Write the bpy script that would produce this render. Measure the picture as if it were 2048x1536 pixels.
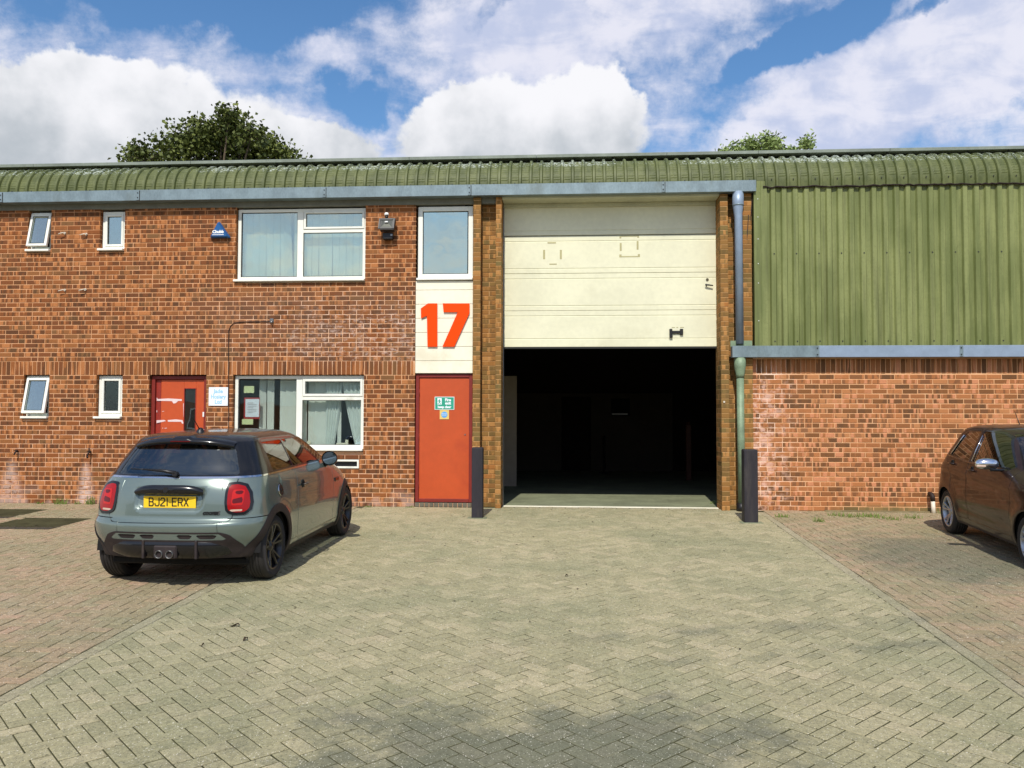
import bpy, bmesh, math, random
import numpy as np
from mathutils import Matrix, Vector
for o in list(bpy.data.objects): bpy.data.objects.remove(o)
R = math.radians
scene = bpy.context.scene
col = scene.collection
random.seed(17)

# ------------------------------------------------------------------ camera
YAW, PITCH, ROLL, EYE, FPX = 0.0667658, 0.0392697, 0.00270827, 1.426522, 1657.0
cF = Vector((-math.sin(YAW)*math.cos(PITCH), math.cos(YAW)*math.cos(PITCH), math.sin(PITCH)))
cR = Vector((math.cos(YAW), math.sin(YAW), 0)); cU = cR.cross(cF)
cR, cU = cR*math.cos(ROLL)+cU*math.sin(ROLL), cU*math.cos(ROLL)-cR*math.sin(ROLL)
cam = bpy.data.cameras.new('camera'); camo = bpy.data.objects.new('camera', cam); col.objects.link(camo)
camo.matrix_world = Matrix(((cR.x, cU.x, -cF.x, 0), (cR.y, cU.y, -cF.y, 0), (cR.z, cU.z, -cF.z, EYE), (0, 0, 0, 1)))
cam.sensor_width = 36; cam.lens = FPX/2048*36; cam.clip_start = .05; cam.clip_end = 3000
scene.camera = camo
scene.render.resolution_x, scene.render.resolution_y = 1024, 768

# ------------------------------------------------------------------ shader helper
class S:
    """a socket with arithmetic"""
    def __init__(s, nt, sock): s.nt, s.s = nt, sock
    def m(s, op, b=None, c=None, clamp=False):
        n = s.nt.nodes.new('ShaderNodeMath'); n.operation = op; n.use_clamp = clamp
        for i, v in enumerate((s, b, c)):
            if v is None: continue
            if isinstance(v, S): s.nt.links.new(v.s, n.inputs[i])
            else: n.inputs[i].default_value = v
        return S(s.nt, n.outputs[0])
    def __add__(s, b): return s.m('ADD', b)
    __radd__ = __add__
    def __sub__(s, b): return s.m('SUBTRACT', b)
    def __rsub__(s, b): return (s*-1)+b
    def __mul__(s, b): return s.m('MULTIPLY', b)
    __rmul__ = __mul__
    def __truediv__(s, b): return s.m('DIVIDE', b)
    def clamp(s): return s.m('ADD', 0., clamp=True)
    def ss(s, a, b):            # smoothstep from a to b (a may exceed b)
        n = s.nt.nodes.new('ShaderNodeMapRange'); n.interpolation_type = 'SMOOTHSTEP'
        s.nt.links.new(s.s, n.inputs['Value'])
        if a < b: n.inputs['From Min'].default_value = a; n.inputs['From Max'].default_value = b
        else:
            n.inputs['From Min'].default_value = b; n.inputs['From Max'].default_value = a
            n.inputs['To Min'].default_value = 1; n.inputs['To Max'].default_value = 0
        return S(s.nt, n.outputs[0])
def comb(nt, x, y, z):
    n = nt.nodes.new('ShaderNodeCombineXYZ')
    for i, v in enumerate((x, y, z)):
        if isinstance(v, S): nt.links.new(v.s, n.inputs[i])
        else: n.inputs[i].default_value = v
    return S(nt, n.outputs[0])
def sep(v):
    n = v.nt.nodes.new('ShaderNodeSeparateXYZ'); v.nt.links.new(v.s, n.inputs[0])
    return [S(v.nt, n.outputs[i]) for i in range(3)]
def vscale(v, sc):
    n = v.nt.nodes.new('ShaderNodeVectorMath'); n.operation = 'MULTIPLY'; v.nt.links.new(v.s, n.inputs[0]); n.inputs[1].default_value = sc
    return S(v.nt, n.outputs[0])
def vadd(v, w):
    n = v.nt.nodes.new('ShaderNodeVectorMath'); n.operation = 'ADD'; v.nt.links.new(v.s, n.inputs[0])
    if isinstance(w, S): v.nt.links.new(w.s, n.inputs[1])
    else: n.inputs[1].default_value = w
    return S(v.nt, n.outputs[0])
def noise(v, scale, detail=3, rough=.55, out=0, dist=0):
    n = v.nt.nodes.new('ShaderNodeTexNoise'); v.nt.links.new(v.s, n.inputs['Vector'])
    n.inputs['Scale'].default_value = scale; n.inputs['Detail'].default_value = detail; n.inputs['Roughness'].default_value = rough
    n.inputs['Distortion'].default_value = dist
    return S(v.nt, n.outputs[out])
def mix(f, a, b, blend='MIX'):
    nt = (f if isinstance(f, S) else a if isinstance(a, S) else b).nt
    n = nt.nodes.new('ShaderNodeMix'); n.data_type = 'RGBA'; n.blend_type = blend
    for sock, v in ((n.inputs[0], f), (n.inputs[6], a), (n.inputs[7], b)):
        if isinstance(v, S): nt.links.new(v.s, sock)
        elif isinstance(v, (int, float)): sock.default_value = v if sock.type == 'VALUE' else (v, v, v, 1)
        else: sock.default_value = (*v[:3], 1)
    return S(nt, n.outputs[2])
def ramp(f, stops):
    n = f.nt.nodes.new('ShaderNodeValToRGB'); f.nt.links.new(f.s, n.inputs[0]); e = n.color_ramp.elements
    while len(e) < len(stops): e.new(.5)
    for k, (p, c) in zip(e, stops): k.position = p; k.color = (*c, 1)
    return S(f.nt, n.outputs[0])
def lin(*c):
    return tuple((x/255/12.92 if x/255 <= .04045 else ((x/255+.055)/1.055)**2.4) for x in c)
MATS = {}
def mat(name, color=(.5, .5, .5), rough=.6, metal=0., coat=0., build=None, bump=None, spec=.5, **kw):
    m = bpy.data.materials.new(name); m.use_nodes = True; nt = m.node_tree
    b = nt.nodes['Principled BSDF']
    b.inputs['Base Color'].default_value = (*color, 1); b.inputs['Roughness'].default_value = rough
    b.inputs['Metallic'].default_value = metal; b.inputs['Coat Weight'].default_value = coat; b.inputs['Coat Roughness'].default_value = .03
    b.inputs['Specular IOR Level'].default_value = spec
    g = nt.nodes.new('ShaderNodeNewGeometry'); P = S(nt, g.outputs['Position'])
    ctx = dict(nt=nt, P=P, geo=g, b=b)
    if build:
        c = build(ctx)
        if c is not None: nt.links.new(c.s, b.inputs['Base Color'])
    if bump:
        h, st, di = bump(ctx)
        n = nt.nodes.new('ShaderNodeBump'); n.inputs['Strength'].default_value = st; n.inputs['Distance'].default_value = di
        nt.links.new(h.s, n.inputs['Height']); nt.links.new(n.outputs[0], b.inputs['Normal'])
    MATS[name] = m
    return m
def simple(name, color, rough=.6, var=.25, scale=6, metal=0., coat=0., bump=0., dirt=None, stretch=(1, 1, 1), spec=.5, dent=0.):
    """one colour, broken up by soft grime and fine grain"""
    def f(c):
        P = vscale(c['P'], stretch)
        n1 = noise(P, scale, 4); n2 = noise(P, scale*9, 3)
        k = (n1*.65+n2*.35).ss(.3, .7)
        dk = tuple(x*(1-var) for x in color); lt = tuple(min(1, x*(1+var*.45)) for x in color)
        r = mix(k, dk, lt)
        if dirt: r = mix(noise(P, scale*.6, 5, .65).ss(.56, .74)*.6, r, dirt)
        return r
    bf = (lambda c: (noise(vscale(c['P'], stretch), scale*12, 3), bump, .004)) if bump else (lambda c: (noise(c['P'], 2.6, 3, .5), dent, .03)) if dent else None
    return mat(name, color, rough, metal, coat, f, bf, spec)

# ------------------------------------------------------------------ world, sun, exposure
SUN_EL, SUN_AZ = 50.0, 4.0       # the sun stands behind the camera, a little to its left
world = bpy.data.worlds.new('World'); scene.world = world; world.use_nodes = True
nt = world.node_tree; nt.nodes.clear()
wout = nt.nodes.new('ShaderNodeOutputWorld'); bg = nt.nodes.new('ShaderNodeBackground'); nt.links.new(bg.outputs[0], wout.inputs[0])
sky = nt.nodes.new('ShaderNodeTexSky'); sky.sky_type = 'NISHITA'; sky.sun_disc = False
sky.sun_elevation = R(SUN_EL); sky.sun_rotation = R(180+SUN_AZ); sky.altitude = 50; sky.air_density = 1.0; sky.dust_density = .6; sky.ozone_density = 2.0
bg.inputs['Strength'].default_value = .12
tc = nt.nodes.new('ShaderNodeTexCoord'); D = S(nt, tc.outputs['Generated'])
dx, dy, dz = sep(D)
az = dx.m('ARCTAN2', dy); el = dz.m('ARCSINE')
A2 = lambda px: (px-1024)/FPX-YAW
E2 = lambda py: (768-py)/FPX+PITCH
flat = comb(nt, dx/(dz.m('MAXIMUM', 0)+.42), dy/(dz.m('MAXIMUM', 0)+.42), 0.)   # the plane the clouds lie on
warp = noise(D, 5, 5, .6, 1)
warpf = noise(D, 14, 6, .62, 1)
wx, wy, wz = sep(warp); fx, fy, fz = sep(warpf)
azw = az+(wx-.5)*.16+(fx-.5)*.09; elw = el+(wz-.5)*.10+(fz-.5)*.06
def blob(px, py, rx, ry, rot=0, u=None, v=None):
    a = (u or azw)-A2(px); e = (v or elw)-E2(py)
    c, s = math.cos(R(rot)), math.sin(R(rot))
    p = (a*c+e*s)*(FPX/rx); q = (e*c-a*s)*(FPX/ry)
    return 1-(p*p+q*q).m('SQRT')
cir = noise(vscale(flat, (1.0, 1.5, 1)), 2.1, 8, .6, dist=.6)
cirf = noise(vscale(vadd(flat, (3, 7, 0)), (.9, 1.5, 1)), 9, 7, .6, dist=.6)
dens = (cir*.7+cirf*.3-.5)*4.2+.46+el.ss(.62, .12)*.42
for b_ in [(470, 60, 380, 150, 0, -1.3), (700, 235, 75, 60, 0, -.9), (1590, 165, 210, 46, 27, -1.15), (400, 95, 320, 80, 0, -1.2), (1250, 20, 70, 30, 0, -.6), (960, 70, 90, 30, 20, -.6), (600, 130, 120, 40, -20, .5), (60, 150, 130, 60, 0, -.4), (1500, 270, 120, 30, 10, -.3),
           (850, 150, 330, 120, 0, .35), (1300, 70, 360, 130, 12, .85), (560, 30, 260, 60, 0, -.7), (800, 220, 140, 40, -30, -.5), (1130, 120, 70, 25, 20, -.4), (1840, 110, 170, 22, 20, -.7), (1980, 280, 90, 30, 20, -.9), (1900, 50, 260, 60, 15, .6), (1640, 20, 170, 60, 10, 1.0), (1750, 260, 480, 130, 20, 1.5), (2000, 190, 330, 130, 10, 1.1), (1030, 90, 260, 110, 0, .7)]:
    dens = dens+blob(*b_[:5]).ss(0., .55)*b_[5]
dens = dens+(noise(vadd(D, (2, 2, 7)), 24, 7, .68)-.5)*2.0
thin = dens.ss(-.10, 1.55)*.90
cum = None
for b_ in [(290, 360, 430, 140, 0), (230, 275, 170, 75, 0), (1050, 275, 270, 105, 0), (1190, 225, 130, 70, 0), (930, 245, 130, 65, 0), (600, 345, 190, 75, -10)]:
    k = blob(*b_)
    cum = k if cum is None else cum.m('MAXIMUM', k)
billow = noise(vadd(D, (5, 1, 3)), 22, 5, .55)
cumm = (cum+(billow-.5)*.45+(noise(D, 60, 4, .6)-.5)*.12).ss(.0, .17)
shade = ((billow-.5)*1.1+((el-E2(240))*(FPX/130))*.6+(noise(D, 7, 4)-.5)*1.6).ss(-1.0, .25)
white_thin = mix((cirf*.5+billow*.5).ss(.38, .60), lin(204, 212, 238), lin(244, 243, 254))
white_cum = mix(shade, lin(184, 192, 200), lin(250, 250, 254))
skycol = nt.nodes.new('ShaderNodeHueSaturation'); skycol.inputs['Saturation'].default_value = 1.22; skycol.inputs['Value'].default_value = 1.25
nt.links.new(sky.outputs[0], skycol.inputs['Color'])
CL = 1/.12
def lum(c, k):
    n = nt.nodes.new('ShaderNodeVectorMath'); n.operation = 'SCALE'; nt.links.new(c.s, n.inputs[0]); n.inputs['Scale'].default_value = k
    return S(nt, n.outputs[0])
c0 = S(nt, skycol.outputs[0])
c1 = mix(thin, c0, lum(white_thin, CL*.97))
c2 = mix(cumm, c1, lum(white_cum, CL*.99))
nt.links.new(c2.s, bg.inputs['Color'])

sun = bpy.data.lights.new('sun', 'SUN'); sun.energy = 4.2; sun.angle = R(.55); sun.color = (1, .955, .87)
suno = bpy.data.objects.new('sun', sun); col.objects.link(suno)
suno.rotation_euler = (R(90-SUN_EL), 0, -R(SUN_AZ)); suno.location = (-3, -20, 30)
scene.view_settings.view_transform = 'Standard'; scene.view_settings.look = 'None'
scene.view_settings.exposure = 0; scene.view_settings.gamma = 1; scene.view_settings.use_curve_mapping = False

# ------------------------------------------------------------------ mesh helpers
def tag(o, label=None, cat=None, group=None, kind=None):
    if label: o['label'] = label
    if cat: o['category'] = cat
    if group: o['group'] = group
    if kind: o['kind'] = kind
    return o
def empty(name, loc=(0, 0, 0), rz=0, parent=None):
    o = bpy.data.objects.new(name, None); o.empty_display_size = .3; col.objects.link(o)
    o.location = loc; o.rotation_euler = (0, 0, rz); o.parent = parent
    return o
def put(name, me, parent=None, loc=None):
    o = bpy.data.objects.new(name, me); col.objects.link(o); o.parent = parent
    if loc is not None: o.location = loc
    return o
class MB:
    def __init__(s): s.v = []; s.f = []; s.mi = []; s.sm = []
    def add(s, vs, fs, mi=0, sm=False):
        n = len(s.v); s.v += [tuple(v) for v in vs]; s.f += [tuple(i+n for i in f) for f in fs]
        s.mi += [mi]*len(fs); s.sm += [sm]*len(fs); return s
    def box(s, x0, x1, y0, y1, z0, z1, mi=0, c=0.):
        if c <= 0:
            vs = [(x, y, z) for x in (x0, x1) for y in (y0, y1) for z in (z0, z1)]
            return s.add(vs, [(0, 1, 3, 2), (4, 6, 7, 5), (0, 4, 5, 1), (2, 3, 7, 6), (0, 2, 6, 4), (1, 5, 7, 3)], mi)
        c = min(c, (x1-x0)*.45, (y1-y0)*.45, (z1-z0)*.45)
        vs = []
        for i, x in enumerate((x0, x1)):
            for j, y in enumerate((y0, y1)):
                for k, z in enumerate((z0, z1)):
                    X = x+c*(1-2*i); Y = y+c*(1-2*j); Z = z+c*(1-2*k)
                    vs += [(x, Y, Z), (X, y, Z), (X, Y, z)]
        I = lambda i, j, k, a: (i*4+j*2+k)*3+a
        fs = []
        for i in (0, 1):
            q = [I(i, 0, 0, 0), I(i, 1, 0, 0), I(i, 1, 1, 0), I(i, 0, 1, 0)]; fs.append(q if i else q[::-1])
            q = [I(0, i, 0, 1), I(0, i, 1, 1), I(1, i, 1, 1), I(1, i, 0, 1)]; fs.append(q if i else q[::-1])
            q = [I(0, 0, i, 2), I(1, 0, i, 2), I(1, 1, i, 2), I(0, 1, i, 2)]; fs.append(q if i else q[::-1])
        for j in (0, 1):
            for k in (0, 1):
                q = [I(0, j, k, 1), I(1, j, k, 1), I(1, j, k, 2), I(0, j, k, 2)]; fs.append(q if j != k else q[::-1])
                q = [I(j, 0, k, 0), I(j, 1, k, 0), I(j, 1, k, 2), I(j, 0, k, 2)]; fs.append(q if j == k else q[::-1])
                q = [I(j, k, 0, 0), I(j, k, 1, 0), I(j, k, 1, 1), I(j, k, 0, 1)]; fs.append(q if j != k else q[::-1])
                for i in (0, 1):
                    q = [I(i, j, k, 0), I(i, j, k, 1), I(i, j, k, 2)]; fs.append(q if (i+j+k) % 2 else q[::-1])
        return s.add(vs, fs, mi)
    def prism(s, poly, d0, d1, axis='y', mi=0, c=0.):
        """poly: (a, b) pairs; axis y -> (a, d, b); axis z -> (a, b, d); axis x -> (d, a, b)"""
        P = {'y': lambda a, b, d: (a, d, b), 'z': lambda a, b, d: (a, b, d), 'x': lambda a, b, d: (d, a, b)}[axis]
        n = len(poly)
        vs = [P(a, b, d0) for a, b in poly]+[P(a, b, d1) for a, b in poly]
        fs = [tuple(range(n))[::-1], tuple(range(n, 2*n))]+[(i, (i+1) % n, n+(i+1) % n, n+i) for i in range(n)]
        return s.add(vs, fs, mi)
    def tube(s, pts, r, n=10, mi=0, caps=True, sm=True):
        pts = [Vector(p) for p in pts]; rs = r if isinstance(r, (list, tuple)) else [r]*len(pts)
        vs = []; up = None
        for i, p in enumerate(pts):
            t = (pts[min(i+1, len(pts)-1)]-pts[max(i-1, 0)]).normalized()
            if up is None: up = t.orthogonal().normalized()
            up = (up-t*up.dot(t)).normalized(); w = t.cross(up)
            vs += [p+(up*math.cos(2*math.pi*k/n)+w*math.sin(2*math.pi*k/n))*rs[i] for k in range(n)]
        fs = [(i*n+k, i*n+(k+1) % n, (i+1)*n+(k+1) % n, (i+1)*n+k) for i in range(len(pts)-1) for k in range(n)]
        s.add(vs, fs, mi, sm)
        if caps:
            m = len(s.v)-len(vs)
            s.f += [tuple(m+k for k in range(n))[::-1], tuple(m+(len(pts)-1)*n+k for k in range(n))]; s.mi += [mi]*2; s.sm += [False]*2
        return s
    def lathe(s, prof, n=32, mi=0, axis='y', sm=True):
        """prof: (radius, height) pairs turned about an axis"""
        P = {'y': lambda r, h, a: (r*math.cos(a), h, r*math.sin(a)), 'z': lambda r, h, a: (r*math.cos(a), r*math.sin(a), h)}[axis]
        vs = [P(r, h, 2*math.pi*k/n) for r, h in prof for k in range(n)]
        fs = [(i*n+k, i*n+(k+1) % n, (i+1)*n+(k+1) % n, (i+1)*n+k) for i in range(len(prof)-1) for k in range(n)]
        return s.add(vs, fs, mi, sm)
    def grid(s, rows, mi=0, sm=True, close=False):
        n = len(rows[0]); vs = [p for r in rows for p in r]
        fs = [(i*n+k, i*n+(k+1) % n, (i+1)*n+(k+1) % n, (i+1)*n+k) for i in range(len(rows)-1) for k in range(n if close else n-1)]
        return s.add(vs, fs, mi, sm)
    def mesh(s, name, *mats, normals=True):
        me = bpy.data.meshes.new(name); me.from_pydata(s.v, [], s.f)
        for m in mats: me.materials.append(m if not isinstance(m, str) else MATS[m])
        if s.f:
            me.polygons.foreach_set('material_index', s.mi); me.polygons.foreach_set('use_smooth', s.sm)
        if normals:
            bm = bmesh.new(); bm.from_mesh(me); bmesh.ops.recalc_face_normals(bm, faces=bm.faces); bm.to_mesh(me); bm.free()
        me.update(); return me
    def put(s, name, mats, parent=None, loc=None, normals=True):
        if not isinstance(mats, (list, tuple)): mats = [mats]
        return put(name, s.mesh(name, *mats, normals=normals), parent, loc)
def bx(name, m, parent, x0, x1, y0, y1, z0, z1, c=.003):
    return MB().box(x0, x1, y0, y1, z0, z1, 0, c).put(name, m, parent)
def text(name, s, size, M, m, parent=None, ext=.001, off=0., sx=1., align='CENTER', shear=0., space=1.):
    cu = bpy.data.curves.new(name, 'FONT'); cu.body = s; cu.size = size; cu.extrude = ext; cu.offset = off
    cu.align_x = align; cu.align_y = 'CENTER'; cu.shear = shear; cu.space_character = space; cu.resolution_u = 3
    t = bpy.data.objects.new(name, cu); col.objects.link(t)
    dg = bpy.context.evaluated_depsgraph_get(); me = bpy.data.meshes.new_from_object(t.evaluated_get(dg))
    bpy.data.objects.remove(t); me.materials.clear(); me.materials.append(MATS[m] if isinstance(m, str) else m)
    me.transform(Matrix.Diagonal((sx, 1, 1, 1))); me.transform(M)
    o = bpy.data.objects.new(name, me); col.objects.link(o); o.parent = parent
    return o
def facing(x, y, z, ry=0):        # text plane that faces the camera side (-Y), upright
    return Matrix.Translation((x, y, z)) @ Matrix.Rotation(R(90), 4, 'X')
SLOPE = .025
def gz(y): return -SLOPE*max(0., 12.9-y) if y < 12.9 else 0.
# ------------------------------------------------------------------ pixel helper: a point of the photograph on a wall plane y = Y (Y is the real depth of that plane)
def at(px, py, Y):
    d = cF*FPX+cR*(px-1024)-cU*(py-768)
    t = Y/d.y
    return d.x*t, d.z*t+EYE

# ------------------------------------------------------------------ materials
def rnd(c):
    i = S(c['nt'], c['geo'].outputs['Random Per Island'])
    o = c['nt'].nodes.new('ShaderNodeObjectInfo')
    return (i+S(c['nt'], o.outputs['Random'])*7.31).m('FRACT')
def brick_col(kind):
    def f(c):
        P = c['P']; r = rnd(c); x, y, z = sep(P)
        r2 = (r*37.7).m('FRACT'); r3 = (r*91.3).m('FRACT')
        band = noise(comb(c['nt'], x*1.0+r*40, z*.10+r2*30, y), 15, 1, .4)      # dark and light ends of a brick
        fine = noise(P, 90, 4, .7)
        if kind == 'left':
            base = ramp(r, [(0, lin(112, 68, 40)), (.3, lin(128, 76, 42)), (.6, lin(140, 82, 42)), (.85, lin(156, 98, 54)), (1, lin(124, 88, 54))])
            hi, dk = lin(182, 118, 70), lin(80, 56, 36)
        elif kind == 'pier':
            base = ramp(r, [(0, lin(116, 92, 50)), (.3, lin(146, 108, 58)), (.6, lin(156, 108, 56)), (.8, lin(122, 104, 60)), (1, lin(170, 112, 58))])
            hi, dk = lin(180, 130, 74), lin(100, 80, 48)
        else:
            base = ramp(r, [(0, lin(112, 76, 46)), (.22, lin(138, 90, 52)), (.4, lin(166, 106, 64)), (.8, lin(182, 118, 72)), (1, lin(190, 130, 84))])
            hi, dk = lin(206, 138, 98), lin(106, 74, 50)
        base = mix(band.ss(.55, .60)*(r2.ss(.25, .5)), base, hi)
        base = mix(band.ss(.46, .42)*(r3.ss(.2, .4))*{'left': .6, 'pier': .4, 'right': .62}[kind], base, dk)
        base = mix(fine.ss(.35, .75)*.45, base, mix(.5, base, (.05, .03, .02)))
        if kind == 'left':
            n = noise(P, 2.2, 5, .65); n2 = noise(vscale(P, (1, 1, 2.2)), 9, 5, .7)
            zone = z.ss(2.1, 2.6)*z.ss(3.75, 3.1)*x.ss(-7.2, -4.6)
            grime = zone*n.ss(.35, .6)*.55
            base = mix(grime, base, lin(112, 84, 66))
            zone2 = z.ss(2.0, 2.5)*z.ss(3.6, 2.9)*x.ss(-6.6, -3.4)
            eff = (n2*.7+noise(P, 34, 3, .6)*.3+zone2*.16+n*.12).ss(.71, .84)*zone2*.55
            foot = z.ss(.35, .0)*noise(P, 3, 4).ss(.45, .6)
            def trail(xc, top, w):
                return ((x-xc).m('ABSOLUTE')-(top-z)*w).ss(.10, -.08)*z.ss(top, top-.18)
            t = (trail(-7.78, .72, .18)*.95).m('MAXIMUM', trail(-9.05, .78, .3)*.55)
            eff = (eff*.75).m('MAXIMUM', t*n2.ss(.3, .55)*.75).m('MAXIMUM', foot*.35)
            base = mix(eff, base, lin(226, 200, 186))
        if kind == 'right':
            n2 = noise(P, 7, 5, .7)
            z1 = x.ss(3.75, 2.95)*z.ss(2.2, 1.9)
            eff = (n2+z1*.12).ss(.56, .72)*z1
            base = mix(eff*.6, base, lin(240, 196, 176))
            base = mix(z.ss(.14, .04)*x.ss(3.8, 4.6)*.7, base, lin(120, 112, 70))
        return base
    return f
def mortar_col(kind):
    def f(c):
        P = c['P']; x, y, z = sep(P); n = noise(P, 4, 4); fine = noise(P, 110, 3, .7)
        a, b = {'left': (lin(194, 142, 98), lin(220, 170, 128)), 'pier': (lin(186, 146, 96), lin(206, 164, 114)), 'right': (lin(212, 156, 108), lin(228, 180, 136))}[kind]
        base = mix((n*.6+fine*.4).ss(.35, .65), a, b)
        if kind == 'left':
            zone2 = (z.ss(2.0, 2.5)*z.ss(3.7, 3.0)*x.ss(-7, -3.6)).m('MAXIMUM', z.ss(2.2, .9)*.5)
            base = mix(zone2*noise(P, 6, 5, .7).ss(.4, .65)*.8, base, lin(238, 208, 186))
            base = mix(z.ss(3.6, 4.8)*.35, base, lin(170, 104, 60))
        if kind == 'right':
            base = mix(x.ss(3.75, 2.95)*noise(P, 5, 4).ss(.4, .6)*.8, base, lin(252, 226, 206))
        return base
    return f
brick_bump = lambda c: (noise(c['P'], 160, 4, .7), .55, .004)
for k in ('left', 'pier', 'right'):
    mat('brick_'+k, rough=.88, build=brick_col(k), bump=brick_bump, spec=.25)
    mat('mortar_'+k, rough=.95, build=mortar_col(k), bump=brick_bump, spec=.15)

def paver_col(kind):
    def f(c):
        P = c['P']; r = rnd(c); x, y, z = sep(P)
        big = noise(P, .55, 5, .6); mid = noise(P, 2.3, 5, .65); fine = noise(P, 34, 5, .8); sp = noise(P, 105, 2, .6); dk = noise(vadd(P, (4, 9, 0)), 95, 2, .6)
        if kind == 'grey':
            base = ramp(r, [(0, lin(162, 154, 119)), (.4, lin(173, 164, 127)), (.7, lin(179, 169, 132)), (1, lin(190, 177, 141))])
        elif kind == 'edge':
            base = ramp(r, [(0, lin(166, 156, 124)), (1, lin(178, 166, 136))])
        else:
            base = ramp(r, [(0, lin(158, 142, 108)), (.3, lin(168, 148, 114)), (.6, lin(178, 150, 120)), (.85, lin(166, 152, 118)), (1, lin(188, 154, 126))])
        green = big.ss(.42, .66)*.4
        base = mix(green, base, lin(128, 134, 100))
        base = mix(mid.ss(.52, .72)*.35, base, lin(178, 162, 134))
        # oil and tyre stains
        d1 = 1-(((x+.1)*.62).m('POWER', 2.)+((y-4.1)*1.15).m('POWER', 2.)).m('SQRT')
        d1 = (d1+(mid-.5)*2.2).ss(-.05, .6)
        arc = ((y-(x*.25+6.05)).m('ABSOLUTE')+(mid-.5)*.5).ss(.25, .0)*x.ss(-.3, .6)*mid.ss(.38, .6)*.5
        arc = arc.m('MAXIMUM', ((y-(x*.3+5.35)).m('ABSOLUTE')+(mid-.5)*.5).ss(.22, .0)*x.ss(.0, .8)*mid.ss(.38, .6)*.5)
        st = (d1*.7).m('MAXIMUM', arc)
        if kind == 'red':
            d2 = 1-(((x-4.1)*.8).m('POWER', 2.)+((y-9.3)*.55).m('POWER', 2.)).m('SQRT')
            st = st.m('MAXIMUM', (d2+(mid-.5)*1.3).ss(-.1, .6)*.6)
        base = mix(st, base, lin(90, 96, 82))
        base = mix((y.ss(11.8, 12.9)*noise(P, 8, 4).ss(.45, .7))*.5, base, lin(176, 158, 116))
        base = mix(fine.ss(.38, .64)*.75, base, mix(.5, base, lin(74, 74, 58)))
        base = mix(dk.ss(.60, .66)*.7, base, lin(58, 58, 46))
        base = mix(sp.ss(.64, .69)*.7, base, lin(250, 244, 226))
        return base
    return f
for k in ('grey', 'edge', 'red'):
    mat('paver_'+k, rough=.82, build=paver_col(k), bump=lambda c: (noise(c['P'], 150, 5, .75), .9, .006), spec=.35)
simple('joint_sand', lin(72, 70, 48), .95, .4, 5, spec=.1)
simple('far_yard', lin(138, 132, 106), .9, .3, 2, spec=.2)
simple('concrete_floor', lin(128, 132, 104), .75, .35, 1.5, bump=.2)
simple('galvanised', lin(134, 150, 154), .42, .28, 5, metal=.35, dirt=lin(110, 118, 112), stretch=(1, 1, .5), dent=.3)
simple('galvanised_blue', lin(146, 162, 180), .45, .12, 8, metal=.25)
simple('galvanised_green', lin(128, 148, 118), .55, .3, 6, metal=.1, dirt=lin(96, 110, 78))
def clad(c):
    P = c['P']; n = noise(vscale(P, (2.2, 1, .22)), 3.2, 5, .6); f = noise(P, 30, 4, .6); b = noise(P, .9, 4)
    x, y, z = sep(P)
    base = mix((n*.6+b*.4).ss(.38, .62), lin(104, 112, 62), lin(134, 140, 86))
    base = mix(f.ss(.45, .75)*.3, base, lin(92, 96, 52))
    strk = noise(vscale(P, (9, 1, .25)), 2, 3, .6).ss(.5, .72)*.3
    return mix(strk, base, lin(70, 66, 44))
mat('green_cladding', rough=.5, build=clad, spec=.4)
def roofc(c):
    P = c['P']; n = noise(vscale(P, (2.5, 1, 1)), 3, 5, .6); f = noise(P, 26, 4, .65); x, y, z = sep(P)
    base = mix((n*.7+f*.3).ss(.36, .64), lin(74, 82, 42), lin(98, 104, 60))
    peel = (noise(vscale(P, (1, 1.5, 3.5)), 24, 3, .6)+noise(P, 1.1, 2)*.35+x.ss(-3., 4.)*.04).ss(.765, .80)*z.ss(5.36, 5.42)
    return mix(peel*.8, base, lin(196, 204, 196))
mat('green_roof', rough=.55, build=roofc, spec=.35)
simple('cap_flashing', lin(148, 156, 142), .5, .3, 1.2, metal=.3)
simple('dark_void', lin(24, 22, 18), .9, .2)
simple('mossy_plinth', lin(124, 110, 76), .9, .35, 8)
simple('soffit_grey', lin(120, 120, 108), .8, .25, 3)
simple('soffit_cream', lin(196, 196, 168), .7, .15, 3)
simple('upvc', lin(238, 238, 226), .35, .06, 5, dirt=lin(190, 188, 168))
simple('upvc_sill', lin(240, 238, 226), .4, .08, 5)
simple('door_cream', lin(228, 225, 194), .36, .09, 1.6, dent=.25, dirt=lin(206, 202, 170))
simple('panel_cream', lin(242, 236, 212), .5, .07, 2, dirt=lin(216, 206, 176))
simple('rubber', lin(34, 34, 32), .7, .2)
simple('black_plastic', lin(26, 24, 24), .45, .3)
simple('steel', lin(140, 140, 138), .35, .2, 10, metal=.8)
simple('bronze_lock', lin(96, 88, 66), .4, .2, 10, metal=.6)
simple('tape', lin(180, 172, 128), .8, .15, 20)
simple('red_door', lin(192, 80, 36), .42, .10, 1.6, dirt=lin(170, 62, 34), bump=.04)
simple('red_door_dark', lin(150, 46, 32), .45, .2, 3)
simple('red_frame', lin(128, 38, 28), .5, .2, 3)
simple('primer', lin(228, 206, 204), .8, .1, 14)
simple('number_red', lin(248, 72, 0), .5, .03, 5, spec=.15)
simple('white_paint', lin(240, 240, 236), .5, .04)
simple('engineering_brick', lin(104, 98, 82), .7, .3, 10)
simple('post_black', lin(40, 36, 42), .62, .35, 7, bump=.5, stretch=(1, 1, .2), dirt=lin(70, 64, 60))
simple('cable', lin(40, 24, 16), .7, .2)
simple('interior_grey', lin(84, 74, 62), .9, .15, 1)
simple('interior_white', lin(176, 160, 140), .9, .12, 1)
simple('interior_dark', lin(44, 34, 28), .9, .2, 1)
simple('office_paint', lin(190, 190, 176), .9, .1)
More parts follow.
